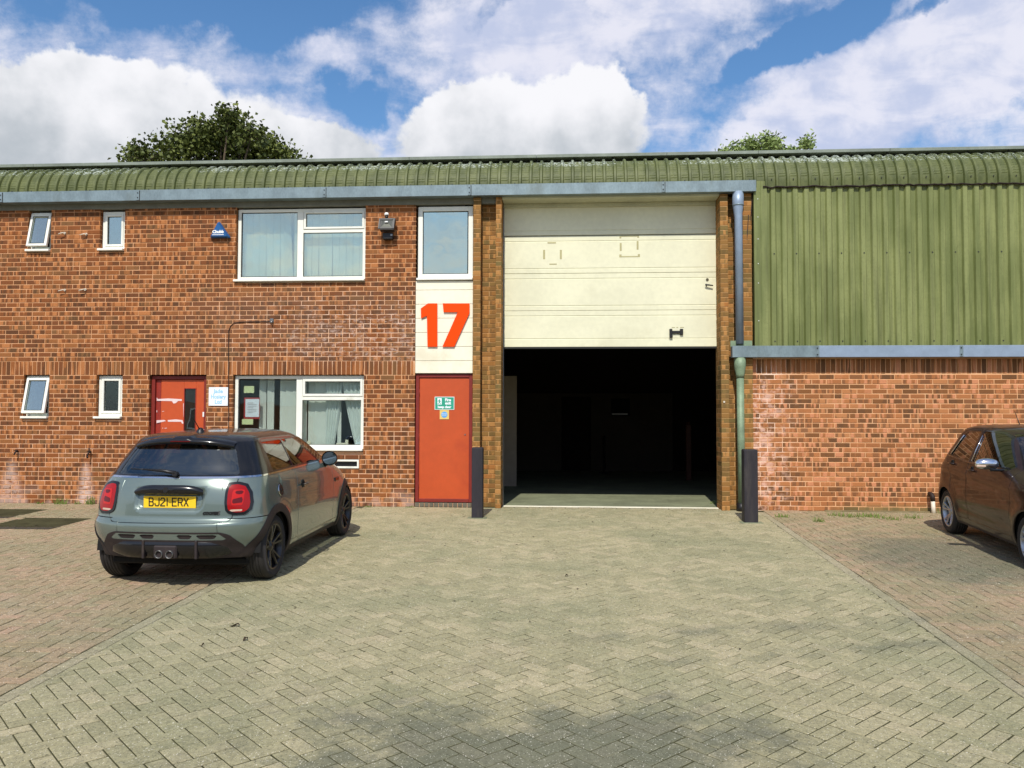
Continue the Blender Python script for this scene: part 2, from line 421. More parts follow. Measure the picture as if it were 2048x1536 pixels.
simple('blind', lin(226, 230, 220), .8, .05, 6)
simple('curtain', lin(216, 224, 218), .85, .08, 8)
simple('notice', lin(236, 240, 246), .6, .03)
simple('notice_red', lin(180, 50, 52), .6, .1)
simple('notice_yellow', lin(226, 232, 180), .6, .05)
simple('sign_green', lin(40, 158, 128), .5, .05)
simple('sign_yellow', lin(226, 196, 112), .5, .05)
simple('sign_blue', lin(96, 166, 222), .5, .05)
simple('sign_white', lin(236, 242, 244), .5, .03)
simple('sign_letters', lin(158, 206, 232), .5, .05)
simple('alarm_blue', lin(28, 88, 146), .35, .1, 4)
simple('iron_cover', lin(66, 62, 52), .7, .3, 12, bump=.6)
simple('weed', lin(104, 122, 46), .8, .4, 20)
simple('dead_leaf', lin(60, 46, 30), .9, .4, 20)
simple('orange_post', lin(86, 46, 26), .6, .2)
simple('white_pipe', lin(224, 214, 194), .5, .15, 10)
simple('lamp_glass', lin(70, 72, 64), .15, .2, 20)
def glass(name, tint, refl, k=.9, rough=.0, wob=.0):
    m = bpy.data.materials.new(name); m.use_nodes = True; nt = m.node_tree; nt.nodes.clear()
    o = nt.nodes.new('ShaderNodeOutputMaterial'); mx = nt.nodes.new('ShaderNodeMixShader'); t = nt.nodes.new('ShaderNodeBsdfTransparent'); g = nt.nodes.new('ShaderNodeBsdfGlossy')
    t.inputs[0].default_value = (*tint, 1); g.inputs[0].default_value = (k, k, k, 1) if not isinstance(k, tuple) else (*k, 1); g.inputs['Roughness'].default_value = rough
    fr = nt.nodes.new('ShaderNodeLayerWeight'); fr.inputs[0].default_value = .5
    f = (S(nt, fr.outputs[1]).m('POWER', 4.)*(1-refl)+refl).clamp()
    nt.links.new(f.s, mx.inputs[0]); nt.links.new(t.outputs[0], mx.inputs[1]); nt.links.new(g.outputs[0], mx.inputs[2]); nt.links.new(mx.outputs[0], o.inputs[0])
    if wob:
        gg = nt.nodes.new('ShaderNodeNewGeometry'); bn = nt.nodes.new('ShaderNodeBump'); bn.inputs['Strength'].default_value = wob; bn.inputs['Distance'].default_value = .02
        h = noise(S(nt, gg.outputs['Position']), 1.6, 2); nt.links.new(h.s, bn.inputs['Height']); nt.links.new(bn.outputs[0], g.inputs['Normal'])
    MATS[name] = m
glass('pane_glass', (.94, .97, .96), .18, (.82, .92, .90), 0, .12)
glass('pane_sky', (.90, .93, .88), .34, (.86, .94, .84), 0, .12)
glass('pane_mirror', (.45, .52, .48), .60, (.80, .92, .80), 0, .15)
glass('pane_frosted', (.70, .76, .74), .42, (.86, .94, .86), .12)

# ------------------------------------------------------------------ the ground
def ground_sheet(name, m, x0, x1, y0, y1, dz=0., kind='structure'):
    ys = sorted({y0, y1, *[y for y in (12.9,) if y0 < y < y1]})
    g = MB().grid([[(x0, y, gz(y)+dz), (x1, y, gz(y)+dz)] for y in ys], sm=False)
    return tag(g.put(name, m), kind=kind)
ground_sheet('ground', 'far_yard', -400, 400, -500, 600, -.03)
yard = ground_sheet('paved_yard', 'joint_sand', -14, 10, 1.2, 13.30, -.0038)

def edge_l(y): return -3.24
def edge_r(y): return 2.66+.030*(y-4)
def clip(poly, nx, ny, d):       # keep nx*x+ny*y <= d
    out = []
    for i in range(len(poly)):
        a, b = poly[i], poly[(i+1) % len(poly)]
        fa, fb = nx*a[0]+ny*a[1]-d, nx*b[0]+ny*b[1]-d
        if fa <= 0: out.append(a)
        if fa*fb < 0: t = fa/(fa-fb); out.append((a[0]+(b[0]-a[0])*t, a[1]+(b[1]-a[1])*t))
    return out
def ccw(p): return p if sum(p[i][0]*p[(i+1) % len(p)][1]-p[(i+1) % len(p)][0]*p[i][1] for i in range(len(p))) > 0 else p[::-1]
def area(p): return abs(sum(p[i][0]*p[(i+1) % len(p)][1]-p[(i+1) % len(p)][0]*p[i][1] for i in range(len(p))))/2
GAP = .0034
def rectp(x0, y0, x1, y1): return [(x0+GAP, y0+GAP), (x1-GAP, y0+GAP), (x1-GAP, y1-GAP), (x0+GAP, y1-GAP)]
def herring(ang, x0, x1, y0, y1):
    c, s = math.cos(ang), math.sin(ang); n = int((max(x1-x0, y1-y0))*1.5/.1)+4; cx, cy = (x0+x1)/2, (y0+y1)/2
    for j in range(-n, n):
        for i in range(-n, n):
            k = (i-j) % 4
            if k == 0: q = (i, j, i+2, j+1)
            elif k == 3: q = (i, j, i+1, j+2)
            else: continue
            mx_, my_ = (q[0]+q[2])*.05, (q[1]+q[3])*.05
            X, Y = cx+mx_*c-my_*s, cy+mx_*s+my_*c
            if x0-.15 < X < x1+.15 and y0-.15 < Y < y1+.15:
                yield [(cx+a*c-b*s, cy+a*s+b*c) for a, b in rectp(q[0]*.1, q[1]*.1, q[2]*.1, q[3]*.1)], (X, Y), ang+(0 if k == 0 else math.pi/2)
pavers = []
XL, XR_, Y0, Y1 = -13., 9.5, 2.0, 12.975
er0, er1 = edge_r(0), edge_r(10)-edge_r(0)       # x = er0 + er1*y/10
nrm = math.hypot(1, er1/10)
def halfplanes(zone):
    if zone == 'mid': return [(-1, 0, 3.19-GAP), (1/nrm, -er1/10/nrm, (er0-.05)/nrm-GAP), (0, 1, Y1), (0, -1, -Y0)]
    if zone == 'left': return [(1, 0, -3.29-GAP), (0, 1, Y1), (0, -1, -Y0), (-1, 0, -XL)]
    return [(-1/nrm, er1/10/nrm, -(er0+.05)/nrm-GAP), (0, 1, Y1), (0, -1, -Y0), (1, 0, XR_)]
for zone, ang, xa, xb, mk_ in (('mid', R(45), -3.3, 3.1, 'paver_grey'), ('left', 0, XL, -3.2, 'paver_red'), ('right', R(0), 2.6, XR_, 'paver_red')):
    hp = halfplanes(zone)
    for poly, ctr, a in herring(ang, xa, xb, Y0, Y1):
        n0 = poly; full = True
        for h in hp:
            q = clip(poly, *h)
            if len(q) != len(poly) or area(q) < area(poly)-1e-7: full = False
            poly = q
            if len(poly) < 3: break
        if len(poly) < 3 or area(poly) < .0006: continue
        # the two iron covers and the posts sit in cut-outs
        hit_ = False
        for hx0, hy0, hs in ((-7.75, 10.45, 1.0), (-8.9, 11.35, .95)):
            if hx0-.2 < ctr[0] < hx0+hs+.2 and hy0-.2 < ctr[1] < hy0+hs+.2:
                hit_ = True; rest = ccw(poly)
                for nx_, ny_, d_ in ((1, 0, hx0-GAP), (-1, 0, -(hx0+hs)-GAP), (0, 1, hy0-GAP), (0, -1, -(hy0+hs)-GAP)):
                    piece = clip(rest, nx_, ny_, d_)
                    if len(piece) > 2 and area(piece) > .0004: pavers.append((piece, (sum(p[0] for p in piece)/len(piece), sum(p[1] for p in piece)/len(piece)), a, False, mk_))
                    rest = clip(rest, -nx_, -ny_, -d_)
                    if len(rest) < 3: break
        if not hit_: pavers.append((poly, ctr, a, full, mk_))
y = Y0
while y < Y1-.2:
    for side in (0, 1):
        if side == 0: q = rectp(-3.29, y, -3.19, y+.2); cc = (-3.24, y+.1); a = math.pi/2
        else:
            a = math.pi/2-math.atan(er1/10); xm = edge_r(y+.1); ux, uy = math.cos(a), math.sin(a)
            q = [(xm+ux*l-uy*w, y+.1+uy*l+ux*w) for l, w in ((-.1+GAP, -.05+GAP), (.1-GAP, -.05+GAP), (.1-GAP, .05-GAP), (-.1+GAP, .05-GAP))]; cc = (xm, y+.1)
        pavers.append((q, cc, a, True, 'paver_edge'))
    y += .2
# threshold strip between the piers
x = -1.03
while x < 2.3:
    pavers.append((rectp(x, 12.98, x+.2, 13.08), (x+.1, 13.03), 0, True, 'paver_edge')); pavers.append((rectp(x, 13.08, x+.2, 13.18), (x+.1, 13.13), 0, True, 'paver_edge')); x += .2
def paver_mesh(poly, cx, cy, m, mb=None, dz=0., tx=0., ty=0., ground=True):
    g = mb or MB(); n = len(poly); ch = .0045
    vs = []
    for lay in range(3):
        for (a, b) in poly:
            A, B = a-cx, b-cy; L = math.hypot(A, B)+1e-9
            k = (L-(ch*1.3 if lay == 0 else 0))/L
            z = (0, -ch*.8, -.012)[lay]+dz+A*tx+B*ty
            X, Y = A*k, B*k
            if ground: z += gz(cy+Y); X += cx; Y += cy
            vs.append((X, Y, z))
    fs = [tuple(range(n))]+[(l*n+(i+1) % n, l*n+i, (l+1)*n+i, (l+1)*n+(i+1) % n) for l in (0, 1) for i in range(n)]
    g.add(vs, fs, 0)
    return g
def ccw_(p): return p if sum(p[i][0]*p[(i+1) % len(p)][1]-p[(i+1) % len(p)][0]*p[i][1] for i in range(len(p))) > 0 else p[::-1]
rp = random.Random(5)
def big(p):
    (X, Y) = p[1]; v = Vector((X, Y, gz(Y)-EYE)); z = v.dot(cF)
    if z < .5: return 1e9
    u, w = 1024+FPX*v.dot(cR)/z, 768-FPX*v.dot(cU)/z
    return v.length if (-40 < u < 2088 and w < 1580) else 1e6+v.length
pavers.sort(key=lambda p: (not p[3], 0) and (big(p)+(0 if p[3] else 1e5)))
full_mesh = {k: paver_mesh(rectp(-.1, -.05, .1, .05), 0, 0, k, ground=False).mesh('paver', k, normals=False) for k in ('paver_grey', 'paver_red', 'paver_edge')}
joined = {k: MB() for k in full_mesh}
for i, (poly, (X, Y), a, full, m) in enumerate(pavers):
    dz = max(-.0018, min(.0022, rp.gauss(0, .0010))); tx, ty = rp.gauss(0, .006), rp.gauss(0, .006)
    if i < 300 and full:
        o = put('paver', full_mesh[m], yard)
        o.matrix_world = Matrix.Translation((X, Y, gz(Y)+dz)) @ Matrix.Rotation(math.atan(SLOPE), 4, 'X') @ Matrix.Rotation(a, 4, 'Z') @ Matrix.Rotation(tx, 4, 'X')
    else:
        paver_mesh(ccw(poly), X, Y, m, joined[m], dz, tx, ty)
g = MB(); offs = 0
for k, name in enumerate(('paver_grey', 'paver_red', 'paver_edge')):
    J = joined[name]; g.add(J.v, J.f, k)
tag(g.put('pavers', ['paver_grey', 'paver_red', 'paver_edge'], yard, normals=False), kind='stuff')
for (x0, y0, s) in ((-7.75, 10.45, 1.0), (-8.9, 11.35, .95)):
    g = MB().box(x0+.03, x0+s-.03, y0+.03, y0+s-.03, -.05, -.012, 0, .004)
    for k in range(9):
        for l in range(9): g.box(x0+.08+k*.1, x0+.13+k*.1, y0+.08+l*.1, y0+.10+l*.1, -.013, -.009)
    o = g.put('manhole_cover', 'iron_cover'); o.location.z = gz(y0+s/2)
    MBf = MB().box(x0, x0+s, y0, y0+.028, -.05, -.006).box(x0, x0+s, y0+s-.028, y0+s, -.05, -.006).box(x0, x0+.028, y0+.028, y0+s-.028, -.05, -.006).box(x0+s-.028, x0+s, y0+.028, y0+s-.028, -.05, -.006)
    MBf.put('cover_rim', 'iron_cover', o)
    tag(o, 'dark square iron cover in the paving, '+('the one nearer the grey hatchback' if s == 1.0 else 'the farther one by the wall foot'), 'manhole cover', 'iron drain covers in the paving')
# ------------------------------------------------------------------ buildings
W = 12.98; PITCHZ = .0745
unit = tag(empty('industrial_unit', (-3, W, 0)), 'brown brick industrial unit with big number panel, raised sectional door and curved green eaves', 'building')
ware = tag(empty('warehouse', (6, W, 0)), 'neighbouring warehouse with tall green ribbed cladding above an orange brick wall', 'building')
def par(o, p):      # parent without moving
    o.parent = p; o.matrix_parent_inverse = Matrix.Translation(p.location).inverted() if p.type == 'EMPTY' else Matrix.Identity(4)
    return o
_bput = MB.put
def P_(mb, name, mats, parent, label=None, kind=None):
    o = _bput(mb, name, mats)
    if parent: par(o, parent)
    if label: o['label'] = label
    if kind: o['kind'] = kind
    return o
def B_(name, m, parent, x0, x1, y0, y1, z0, z1, c=.003, label=None): return P_(MB().box(x0, x1, y0, y1, z0, z1, 0, c), name, m, parent, label)

def brick_verts(x, y, z, w, h, d, c=.0035):
    v = []
    for k, (i, yy) in enumerate(((c, 0), (0, c), (0, d))):
        v += [(x+i, y+yy, z+i), (x+w-i, y+yy, z+i), (x+w-i, y+yy, z+h-i), (x+i, y+yy, z+h-i)]
    return v
BF = [(0, 1, 2, 3)]+[(l*4+(i+1) % 4, l*4+i, (l+1)*4+i, (l+1)*4+(i+1) % 4) for l in (0, 1) for i in range(4)]
rb = random.Random(3)
def cut(iv, holes):
    out = [iv]
    for a, b in holes:
        nx = []
        for p, q in out:
            if b <= p or a >= q: nx.append((p, q)); continue
            if p < a: nx.append((p, a))
            if q > b: nx.append((b, q))
        out = nx
    return out
def lay(x0, x1, z0, z1, holes, y=W, mj=.0125, off=0.):
    """stretcher bond, with a stray header now and then"""
    res = []; n = 0; z = z0
    while z < z1-.02:
        h = min(PITCHZ-mj, z1-z)
        x = x0-(.1125 if n % 2 else 0)-off
        while x < x1:
            L = .225
            hs = [(a, b) for a, b, c, d in holes if z+h > c+.012 and z < d-.012]
            segs = [(x+.005, x+.107), (x+.118, x+.220)] if rb.random() < .10 else [(x+.0055, x+.2195)]
            for p, q in segs:
                for a, b in cut((max(p, x0), min(q, x1)), hs):
                    if b-a > .022: res.append((a, y+rb.gauss(0, .0011), z, b-a, h))
            x += L
        z += PITCHZ; n += 1
    return res
def soldier(x0, x1, z0, h, holes=(), y=W):
    res = []; x = x0
    while x < x1-.03:
        w = min(.0635, x1-x)
        if not any(x+w > a and x < b and z0+h > c and z0 < d for a, b, c, d in holes): res.append((x, y+rb.gauss(0, .0011), z0, w, h-.009))
        x += .0745
    return res
def dist(b):
    v = Vector((b[0]+b[3]/2, b[1], b[2]-EYE)); zc = v.dot(cF); u = 1024+FPX*v.dot(cR)/zc
    return v.length if -5 < u < 2053 else 1e6
def make_bricks(parent, bricks, m, limit, d=.1):
    bricks = sorted(bricks, key=lambda b: dist(b)-(.8 if b[3] > .2 else 0)); cache = {}
    g = MB()
    for i, (x, y, z, w, h) in enumerate(bricks):
        if i < limit:
            k = (round(w, 3), round(h, 3))
            if k not in cache: cache[k] = MB().add(brick_verts(-k[0]/2, 0, -k[1]/2, k[0], k[1], d), BF).mesh('brick', m, normals=False)
            o = put('brick', cache[k]); par(o, parent); o.location = (x+w/2, y, z+h/2); par(o, parent)
            o.rotation_euler = (rb.gauss(0, .003), rb.gauss(0, .002), rb.gauss(0, .003))
        else: g.add(brick_verts(x, y, z, w, h, d), BF)
    P_(g, 'bricks', m, parent, kind='stuff') if g.v else None
def backing(name, m, parent, x0, x1, z0, z1, holes, y0, y1):
    xs = sorted({x0, x1, *[h[0]-.006 for h in holes], *[h[1]+.006 for h in holes]}); zs = sorted({z0, z1, *[max(z0, h[2]-.006) for h in holes], *[min(z1, h[3]+.006) for h in holes]})
    xs = [x for x in xs if x0 <= x <= x1]
    g = MB()
    for i in range(len(zs)-1):
        run = None
        for j in range(len(xs)-1):
            cx, cz = (xs[j]+xs[j+1])/2, (zs[i]+zs[i+1])/2
            hole = any(h[0]-.006 < cx < h[1]+.006 and h[2]-.006 < cz < h[3]+.006 for h in holes)
            if not hole: run = (run[0], xs[j+1]) if run else (xs[j], xs[j+1])
            if (hole or j == len(xs)-2) and run: g.box(run[0], run[1], y0, y1, zs[i], zs[i+1]); run = None
    return P_(g, name, m, parent)

# --- the left wall with its openings (x0, x1, z0, z1)
HA = (-8.865, -8.475, 4.105, 4.90); HB = (-7.635, -7.222, 4.105, 4.90); HL = (-5.352, -3.228, 3.577, 4.90)
HC = (-8.870, -8.440, 1.366, 2.080); HD = (-7.640, -7.205, 1.366, 2.080); HDoor = (-6.751, -5.808, -.05, 2.080); HW = (-5.362, -3.230, .867, 2.080)
HLB = (-3.925, -3.294, .598, .736); HV = (-9.72, -9.30, 1.60, 1.76)
holes = [HA, HB, HL, HC, HD, HDoor, HW, HLB, HV]
ZS0, ZS1 = 2.086, 2.311
WALL_X0 = -13.2
wall = backing('brick_wall', 'mortar_left', unit, WALL_X0, -2.41, -.25, 4.90, holes, W+.005, W+.30)
bl = lay(WALL_X0, -2.41, 0.0, ZS0-.005, holes)+lay(WALL_X0, -2.41, -.2235, -.005, holes, off=.05)+soldier(WALL_X0, -2.44, ZS0, .225, [])+lay(WALL_X0, -2.41, ZS1, 4.90, holes, off=.06)
make_bricks(unit, bl, 'brick_left', 300)

# --- the two H-shaped piers
def pier(fx0, fx1, wx0, wx1, gx0, gx1, ztop, name, lab):
    core = MB().box(fx0+.004, fx1-.004, 12.905, 13.36, -.25, ztop).box(wx0, wx1, 13.09, 13.30, -.25, ztop).box(gx0+.004, gx1-.004, 12.905, 13.36, -.25, ztop)
    c = P_(core, 'brick_pier', 'mortar_pier', unit, lab)
    g = MB(); z = -.0745*3; n = 0
    while z < ztop-.02:
        h = min(PITCHZ-.009, ztop-z)
        for a, b in ((fx0, fx1), (gx0, gx1)):
            js = rb.gauss(0, .0012)
            d1 = .215 if n % 2 else .1025
            y = 12.90
            while y < 13.33:
                dd = min(d1, 13.36-y)
                g.box(a+js, b+js, y, y+dd-.008, z, z+h, 0, .003); y += dd+.001; d1 = .215
        if n % 2: pieces = [(wx0+.003, wx1-.003)]
        else: m_ = (wx0+wx1)/2; pieces = [(wx0+.003, m_-.005), (m_+.005, wx1-.003)]
        for a, b in pieces: g.add(brick_verts(a, 13.083+rb.gauss(0, .001), z, b-a, h, .02), BF)
        z += PITCHZ; n += 1
    o = P_(g, 'bricks', 'brick_pier', c, kind='stuff'); o.matrix_parent_inverse = Matrix.Identity(4); 
    return c
pier(-1.482, -1.362, -1.358, -1.128, -1.124, -1.034, 4.885, '', 'left pier of ochre brick beside the red fire door')
pier(2.358, 2.478, 2.482, 2.698, 2.702, 2.838, 4.885, '', 'right pier of ochre brick with the downpipe in its recess')

# --- right wall
wr = backing('brick_wall', 'mortar_right', ware, 2.842, 9.6, -.30, 2.52, [], W+.005, W+.30)
br = lay(2.842, 9.6, 0.005, 2.095, [])+soldier(2.842, 9.6, 2.100, .228)+lay(2.842, 9.6, -.2185, 0., [], off=.07)
make_bricks(ware, br, 'brick_right', 300)
P_(MB().box(3.9, 9.6, 12.90, 12.975, -.3, .018, 0, .01), 'plinth', 'mossy_plinth', ware)

# --- windows
def frame_rect(g, x0, x1, z0, z1, w, y0, y1, c=.005, wb=None):
    wb = wb or w
    g.box(x0, x0+w, y0, y1, z0, z1, 0, c); g.box(x1-w, x1, y0, y1, z0, z1, 0, c)
    g.box(x0+w-.001, x1-w+.001, y0+.0007, y1, z0, z0+wb, 0, c); g.box(x0+w-.001, x1-w+.001, y0+.0007, y1, z1-w, z1, 0, c)
def window(H, sill=True, fixed=(), sashes=(), gl='pane_glass', label=None, w=.052, yf=13.045, top=None, tilt=None, sl=.02):
    """fixed / sashes: (x0, x1, z0, z1) glazed fields in world units"""
    x0, x1, z0, z1 = H; z1 = top or z1
    zb = z0+(.045 if sill else 0)
    g = MB(); frame_rect(g, x0+.008, x1-.008, zb, z1-.004, w, yf, yf+.07)
    for a, b, c_, d_ in fixed[1:] if False else []: pass
    win = P_(g, 'window', 'upvc', unit, label)
    if sill: _bput(MB().box(x0-sl, x1-.002, 12.925, yf+.02, z0+.008, z0+.045, 0, .006), 'sill', 'upvc_sill').parent = win
    for k, (a, b, c_, d_, s) in enumerate(list(fixed)+list(sashes)):
        if s > 0:        # sash ring of width s, standing proud of the frame
            if tilt:
                sh = MB(); frame_rect(sh, a, b, c_-d_, 0, s, -.028, .02)
                so = _bput(sh, 'sash', 'upvc'); so.location = (0, yf+.004, d_); so.rotation_euler = (-tilt, 0, 0); so.parent = win
                po = _bput(MB().box(a+s, b-s, -.006, .0, c_-d_+s, -s), 'pane', gl); po.location = so.location; po.rotation_euler = so.rotation_euler; po.parent = win
                gk = MB(); frame_rect(gk, a+s-.007, b-s+.007, c_-d_+s-.007, -s+.007, .008, -.0305, -.026, 0); go = _bput(gk, 'gasket', 'rubber'); go.location = so.location; go.rotation_euler = so.rotation_euler; go.parent = win
                for xx in (a+.02, b-.035): _bput(MB().tube([(xx, yf+.03, c_+.12), (xx, yf-.09, c_+.08)], .006, 6), 'stay', 'steel').parent = win
                continue
            sh = MB(); frame_rect(sh, a, b, c_, d_, s, yf-.012, yf+.05)
            _bput(sh, 'sash', 'upvc').parent = win
            a += s; b -= s; c_ += s; d_ -= s
        gk = MB(); frame_rect(gk, a-.002, b+.002, c_-.002, d_+.002, .008, yf+.012, yf+.03, 0); _bput(gk, 'gasket', 'rubber').parent = win
        _bput(MB().box(a, b, yf+.022, yf+.028, c_, d_), 'pane', gl).parent = win
    return win
def bar(win, x0, x1, z0, z1, yf=13.045): _bput(MB().box(x0, x1, yf+.0014, yf+.068, z0, z1, 0, .005), 'mullion', 'upvc').parent = win
wA = window(HA, fixed=(), sashes=[(-8.845, -8.497, 4.175, 4.745, .05)], gl='pane_frosted', tilt=R(13), top=4.78, label='upper small window, tilted open, nearest the left edge')
wB = window(HB, fixed=[(-7.582, -7.275, 4.20, 4.73, .035)], gl='pane_frosted', top=4.78, label='upper small window, shut, second from the left')
wC = window(HC, fixed=(), sashes=[(-8.850, -8.460, 1.44, 2.04, .052)], gl='pane_frosted', tilt=R(13), label='lower small window, tilted open')
wD = window(HD, fixed=[(-7.585, -7.258, 1.46, 2.03, .04)], gl='pane_frosted', label='lower small window, shut')
mx0, mx1 = -4.362, -4.262
wL = window(HL, fixed=[(-5.285, mx0, 3.68, 4.725, 0)], top=4.785, gl='pane_sky', label='upper wide office window with vertical blinds')
bar(wL, mx0, mx1, 3.62, 4.73); bar(wL, mx1-.001, -3.24, 4.385, 4.44)
for (a, b, c_, d_, s) in ((mx1+.008, -3.262, 4.445, 4.735, .035), (mx1, -3.285, 3.68, 4.385, 0)):
    if s: g = MB(); frame_rect(g, a, b, c_, d_, s, 13.033, 13.095); _bput(g, 'sash', 'upvc').parent = wL; a += s; b -= s; c_ += s; d_ -= s
    _bput(MB().box(a, b, 13.067, 13.073, c_, d_), 'pane', 'pane_sky').parent = wL
    gk = MB(); frame_rect(gk, a-.002, b+.002, c_-.002, d_+.002, .008, 13.057, 13.066, 0); _bput(gk, 'gasket', 'rubber').parent = wL
wW = window(HW, fixed=[(-5.29, -4.345, .97, 2.005, 0)], label='lower wide office window with notices and parted curtains', sl=.0)
mx0, mx1 = -4.345, -4.245
bar(wW, mx0, mx1, .96, 2.02); bar(wW, mx1-.001, -3.24, 1.68, 1.745)
for (a, b, c_, d_, s) in ((mx1+.006, -3.262, 1.742, 2.02, .04), (mx1, -3.285, .97, 1.68, 0)):
    if s: g = MB(); frame_rect(g, a, b, c_, d_, s, 13.033, 13.095); _bput(g, 'sash', 'upvc').parent = wW; a += s; b -= s; c_ += s; d_ -= s
    _bput(MB().box(a, b, 13.067, 13.073, c_, d_), 'pane', 'pane_glass').parent = wW
    gk = MB(); frame_rect(gk, a-.002, b+.002, c_-.002, d_+.002, .008, 13.057, 13.066, 0); _bput(gk, 'gasket', 'rubber').parent = wW
# vertical blinds behind the wide windows
rs = random.Random(8)
def slats(win, xs, z0, z1, y=13.20):
    for (x, w, rot, sway) in xs:
        g = MB(); n = 8; rows = []
        for k in range(n+1):
            t = k/n; z = z1+(z0-z1)*t; s = sway*t*t; r = rot*(1+.3*math.sin(3*t+x))
            rows.append([(x+s-w/2*math.cos(r), y-w/2*math.sin(r), z), (x+s, y+.006, z), (x+s+w/2*math.cos(r), y+w/2*math.sin(r), z)])
        g.grid(rows); _bput(g, 'blind_slat', 'blind').parent = win
xs = []
x = -5.32
while x < -4.62: xs.append((x, .106, .12+rs.uniform(-.1, .1), rs.uniform(-.02, .02))); x += .113
xs += [(-4.58, .124, .5, .05), (-4.40, .12, .1, .0), (-4.33, .12, .1, 0)]
x = -4.22
while x < -3.22: xs.append((x, .106, .12+rs.uniform(-.1, .1), rs.uniform(-.01, .01))); x += .113
slats(wL, xs, 3.60, 4.80)
slats(wW, [(-4.95, .11, .3, 0), (-4.82, .11, .2, 0), (-4.60, .125, .1, 0), (-4.50, .125, .15, 0), (-4.39, .12, .1, 0), (-4.28, .12, .1, 0), (-4.13, .125, .1, 0), (-4.02, .125, .2, 0), (-3.91, .12, .1, 0), (-3.80, .12, .6, 0), (-3.68, .06, .3, 0)], .90, 2.04)
def curtain(win, xt0, xt1, xb0, xb1, z0, z1, y=13.17, n=22, mid=None):
    rows = []
    for k in range(13):
        t = k/12; e = t**1.3
        a, b = xt0+(xb0-xt0)*e, xt1+(xb1-xt1)*e; z = z1+(z0-z1)*t
        rows.append([(a+(b-a)*i/n, y+.018*math.sin(i*1.5+t), z) for i in range(n+1)])
    _bput(MB().grid(rows), 'curtain', 'curtain').parent = win
curtain(wW, -3.90, -3.62, -3.90, -3.76, .92, 1.98); curtain(wW, -3.62, -3.22, -3.40, -3.22, .92, 1.98, y=13.155)
# notices taped inside the pane
for nm, m, a, b, c_, d_, y in (('notice_backing', 'notice_red', 488, 519, 795, 838, 13.082), ('notice', 'notice', 491, 518, 798, 834, 13.078), ('sticker', 'notice_yellow', 488, 508, 772, 786, 13.080), ('sticker', 'notice_yellow', 484, 506, 838, 849, 13.076)):
    X0, Z1 = at(a, c_, y); X1, Z0 = at(b, d_, y)
    _bput(MB().box(X0, X1, y, y+.0015, Z0, Z1), nm, m).parent = wW
for k in range(7):
    X0, Z = at(495, 806+k*3.2, 13.0765); X1, _ = at(495+(18 if k not in (0, 3, 6) else 11), 806+k*3.2, 13.0765)
    _bput(MB().box(X0, X1, 13.0765, 13.0778, Z-.0025, Z+.0025), 'text_line', 'steel').parent = wW
# small things on the inner sill
for (px_, w_, h_, r_) in ((618, .06, .10, .3), (682, .14, .07, .2), (694, .05, .12, -.3)):
    X, _ = at(px_, 890, 13.18)
    o = _bput(MB().box(-w_/2, w_/2, -.01, .01, 0, h_, 0, .002), 'folded_card', 'panel_cream'); o.location = (X, 13.17, .925); o.rotation_euler = (0, 0, r_); 
    tag(o, {618: 'white folded card on the lower window sill, left of the mullion', 682: 'wide low card on the inner sill below the parted curtain', 694: 'narrow tall card on the inner sill at the right end'}[px_], 'card', 'cards on the office window sill')
# tall stair window above the number panel
HP = (-2.392, -1.492, 3.575, 4.90)
wP = window(HP, fixed=[(-2.305, -1.585, 3.70, 4.70, 0)], gl='pane_mirror', top=4.785, w=.075, label='single window above the number panel, reflecting cloud', sl=0, yf=13.03)
# --- number panel of boards, fire door under it
pan = P_(MB().box(-2.40, -1.493, 13.03, 13.10, 2.10, 3.575), 'number_panel', 'dark_void', unit)
zz = [2.105, 2.303, 2.528, 2.752, 2.978, 3.202, 3.428, 3.573]
for a, b in zip(zz, zz[1:]): _bput(MB().box(-2.403, -1.490, 12.965, 13.03, a+.003, b-.0015, 0, .004), 'board', 'panel_cream').parent = pan; 
def par_fix(o):
    # children keep world coordinates: cancel the transform of the building empty
    return o
def poly_px(pts, Y, sc, ox, oy): return [at(ox+a/sc, oy+b/sc, Y) for a, b in pts]
for nm, pts in (('numeral', [(263, 1010), (325, 967), (403, 967), (403, 1337), (320, 1337), (315, 1073), (265, 1096)]), ('numeral', [(450, 967), (678, 967), (678, 1050), (548, 1337), (447, 1337), (578, 1042), (457, 1042)])):
    q = poly_px(pts, 12.94, 4.266, 780, 380)
    o = MB().prism(q, 12.935, 12.957).put(nm, 'number_red')
    bv = o.modifiers.new('b', 'BEVEL'); bv.width = .002; bv.segments = 1
    tag(o, 'orange-red numeral 1, left of the pair on the white boards' if pts[1][0] == 325 else 'orange-red numeral 7, right of the pair on the white boards', 'number')
fd = P_((lambda g: (frame_rect(g, -2.398, -1.493, .075, 2.095, .055, 13.0, 13.09), g)[1])(MB()), 'door_frame', 'red_frame', unit, 'frame of the plain red fire door')
leaf = B_('fire_door', 'red_door', unit, -2.341, -1.537, 13.020, 13.065, .118, 2.035, .004, 'plain red fire exit door under the number panel')
_bput(MB().box(-2.335, -1.542, 13.008, 13.019, .082, .117, 0, .003), 'weather_bar', 'primer').parent = leaf
for z in (.35, 1.1, 1.8): _bput(MB().tube([(-2.345, 13.012, z-.05), (-2.345, 13.012, z+.05)], .008, 8), 'hinge', 'red_door_dark').parent = leaf
_bput(MB().tube([(-1.61, 13.012, 1.14), (-1.61, 13.021, 1.14)], .012, 10), 'peephole', 'steel').parent = leaf
thr = P_(MB().box(-2.40, -1.49, 12.99, 13.25, -.2, .062, 0, .004), 'step', 'mortar_left', unit)
x = -2.395
while x < -1.53:
    o = _bput(MB().box(x, x+.066, 12.975, 13.07, .005, .068, 0, .004), 'brick', 'engineering_brick'); o.parent = thr; x += .0755
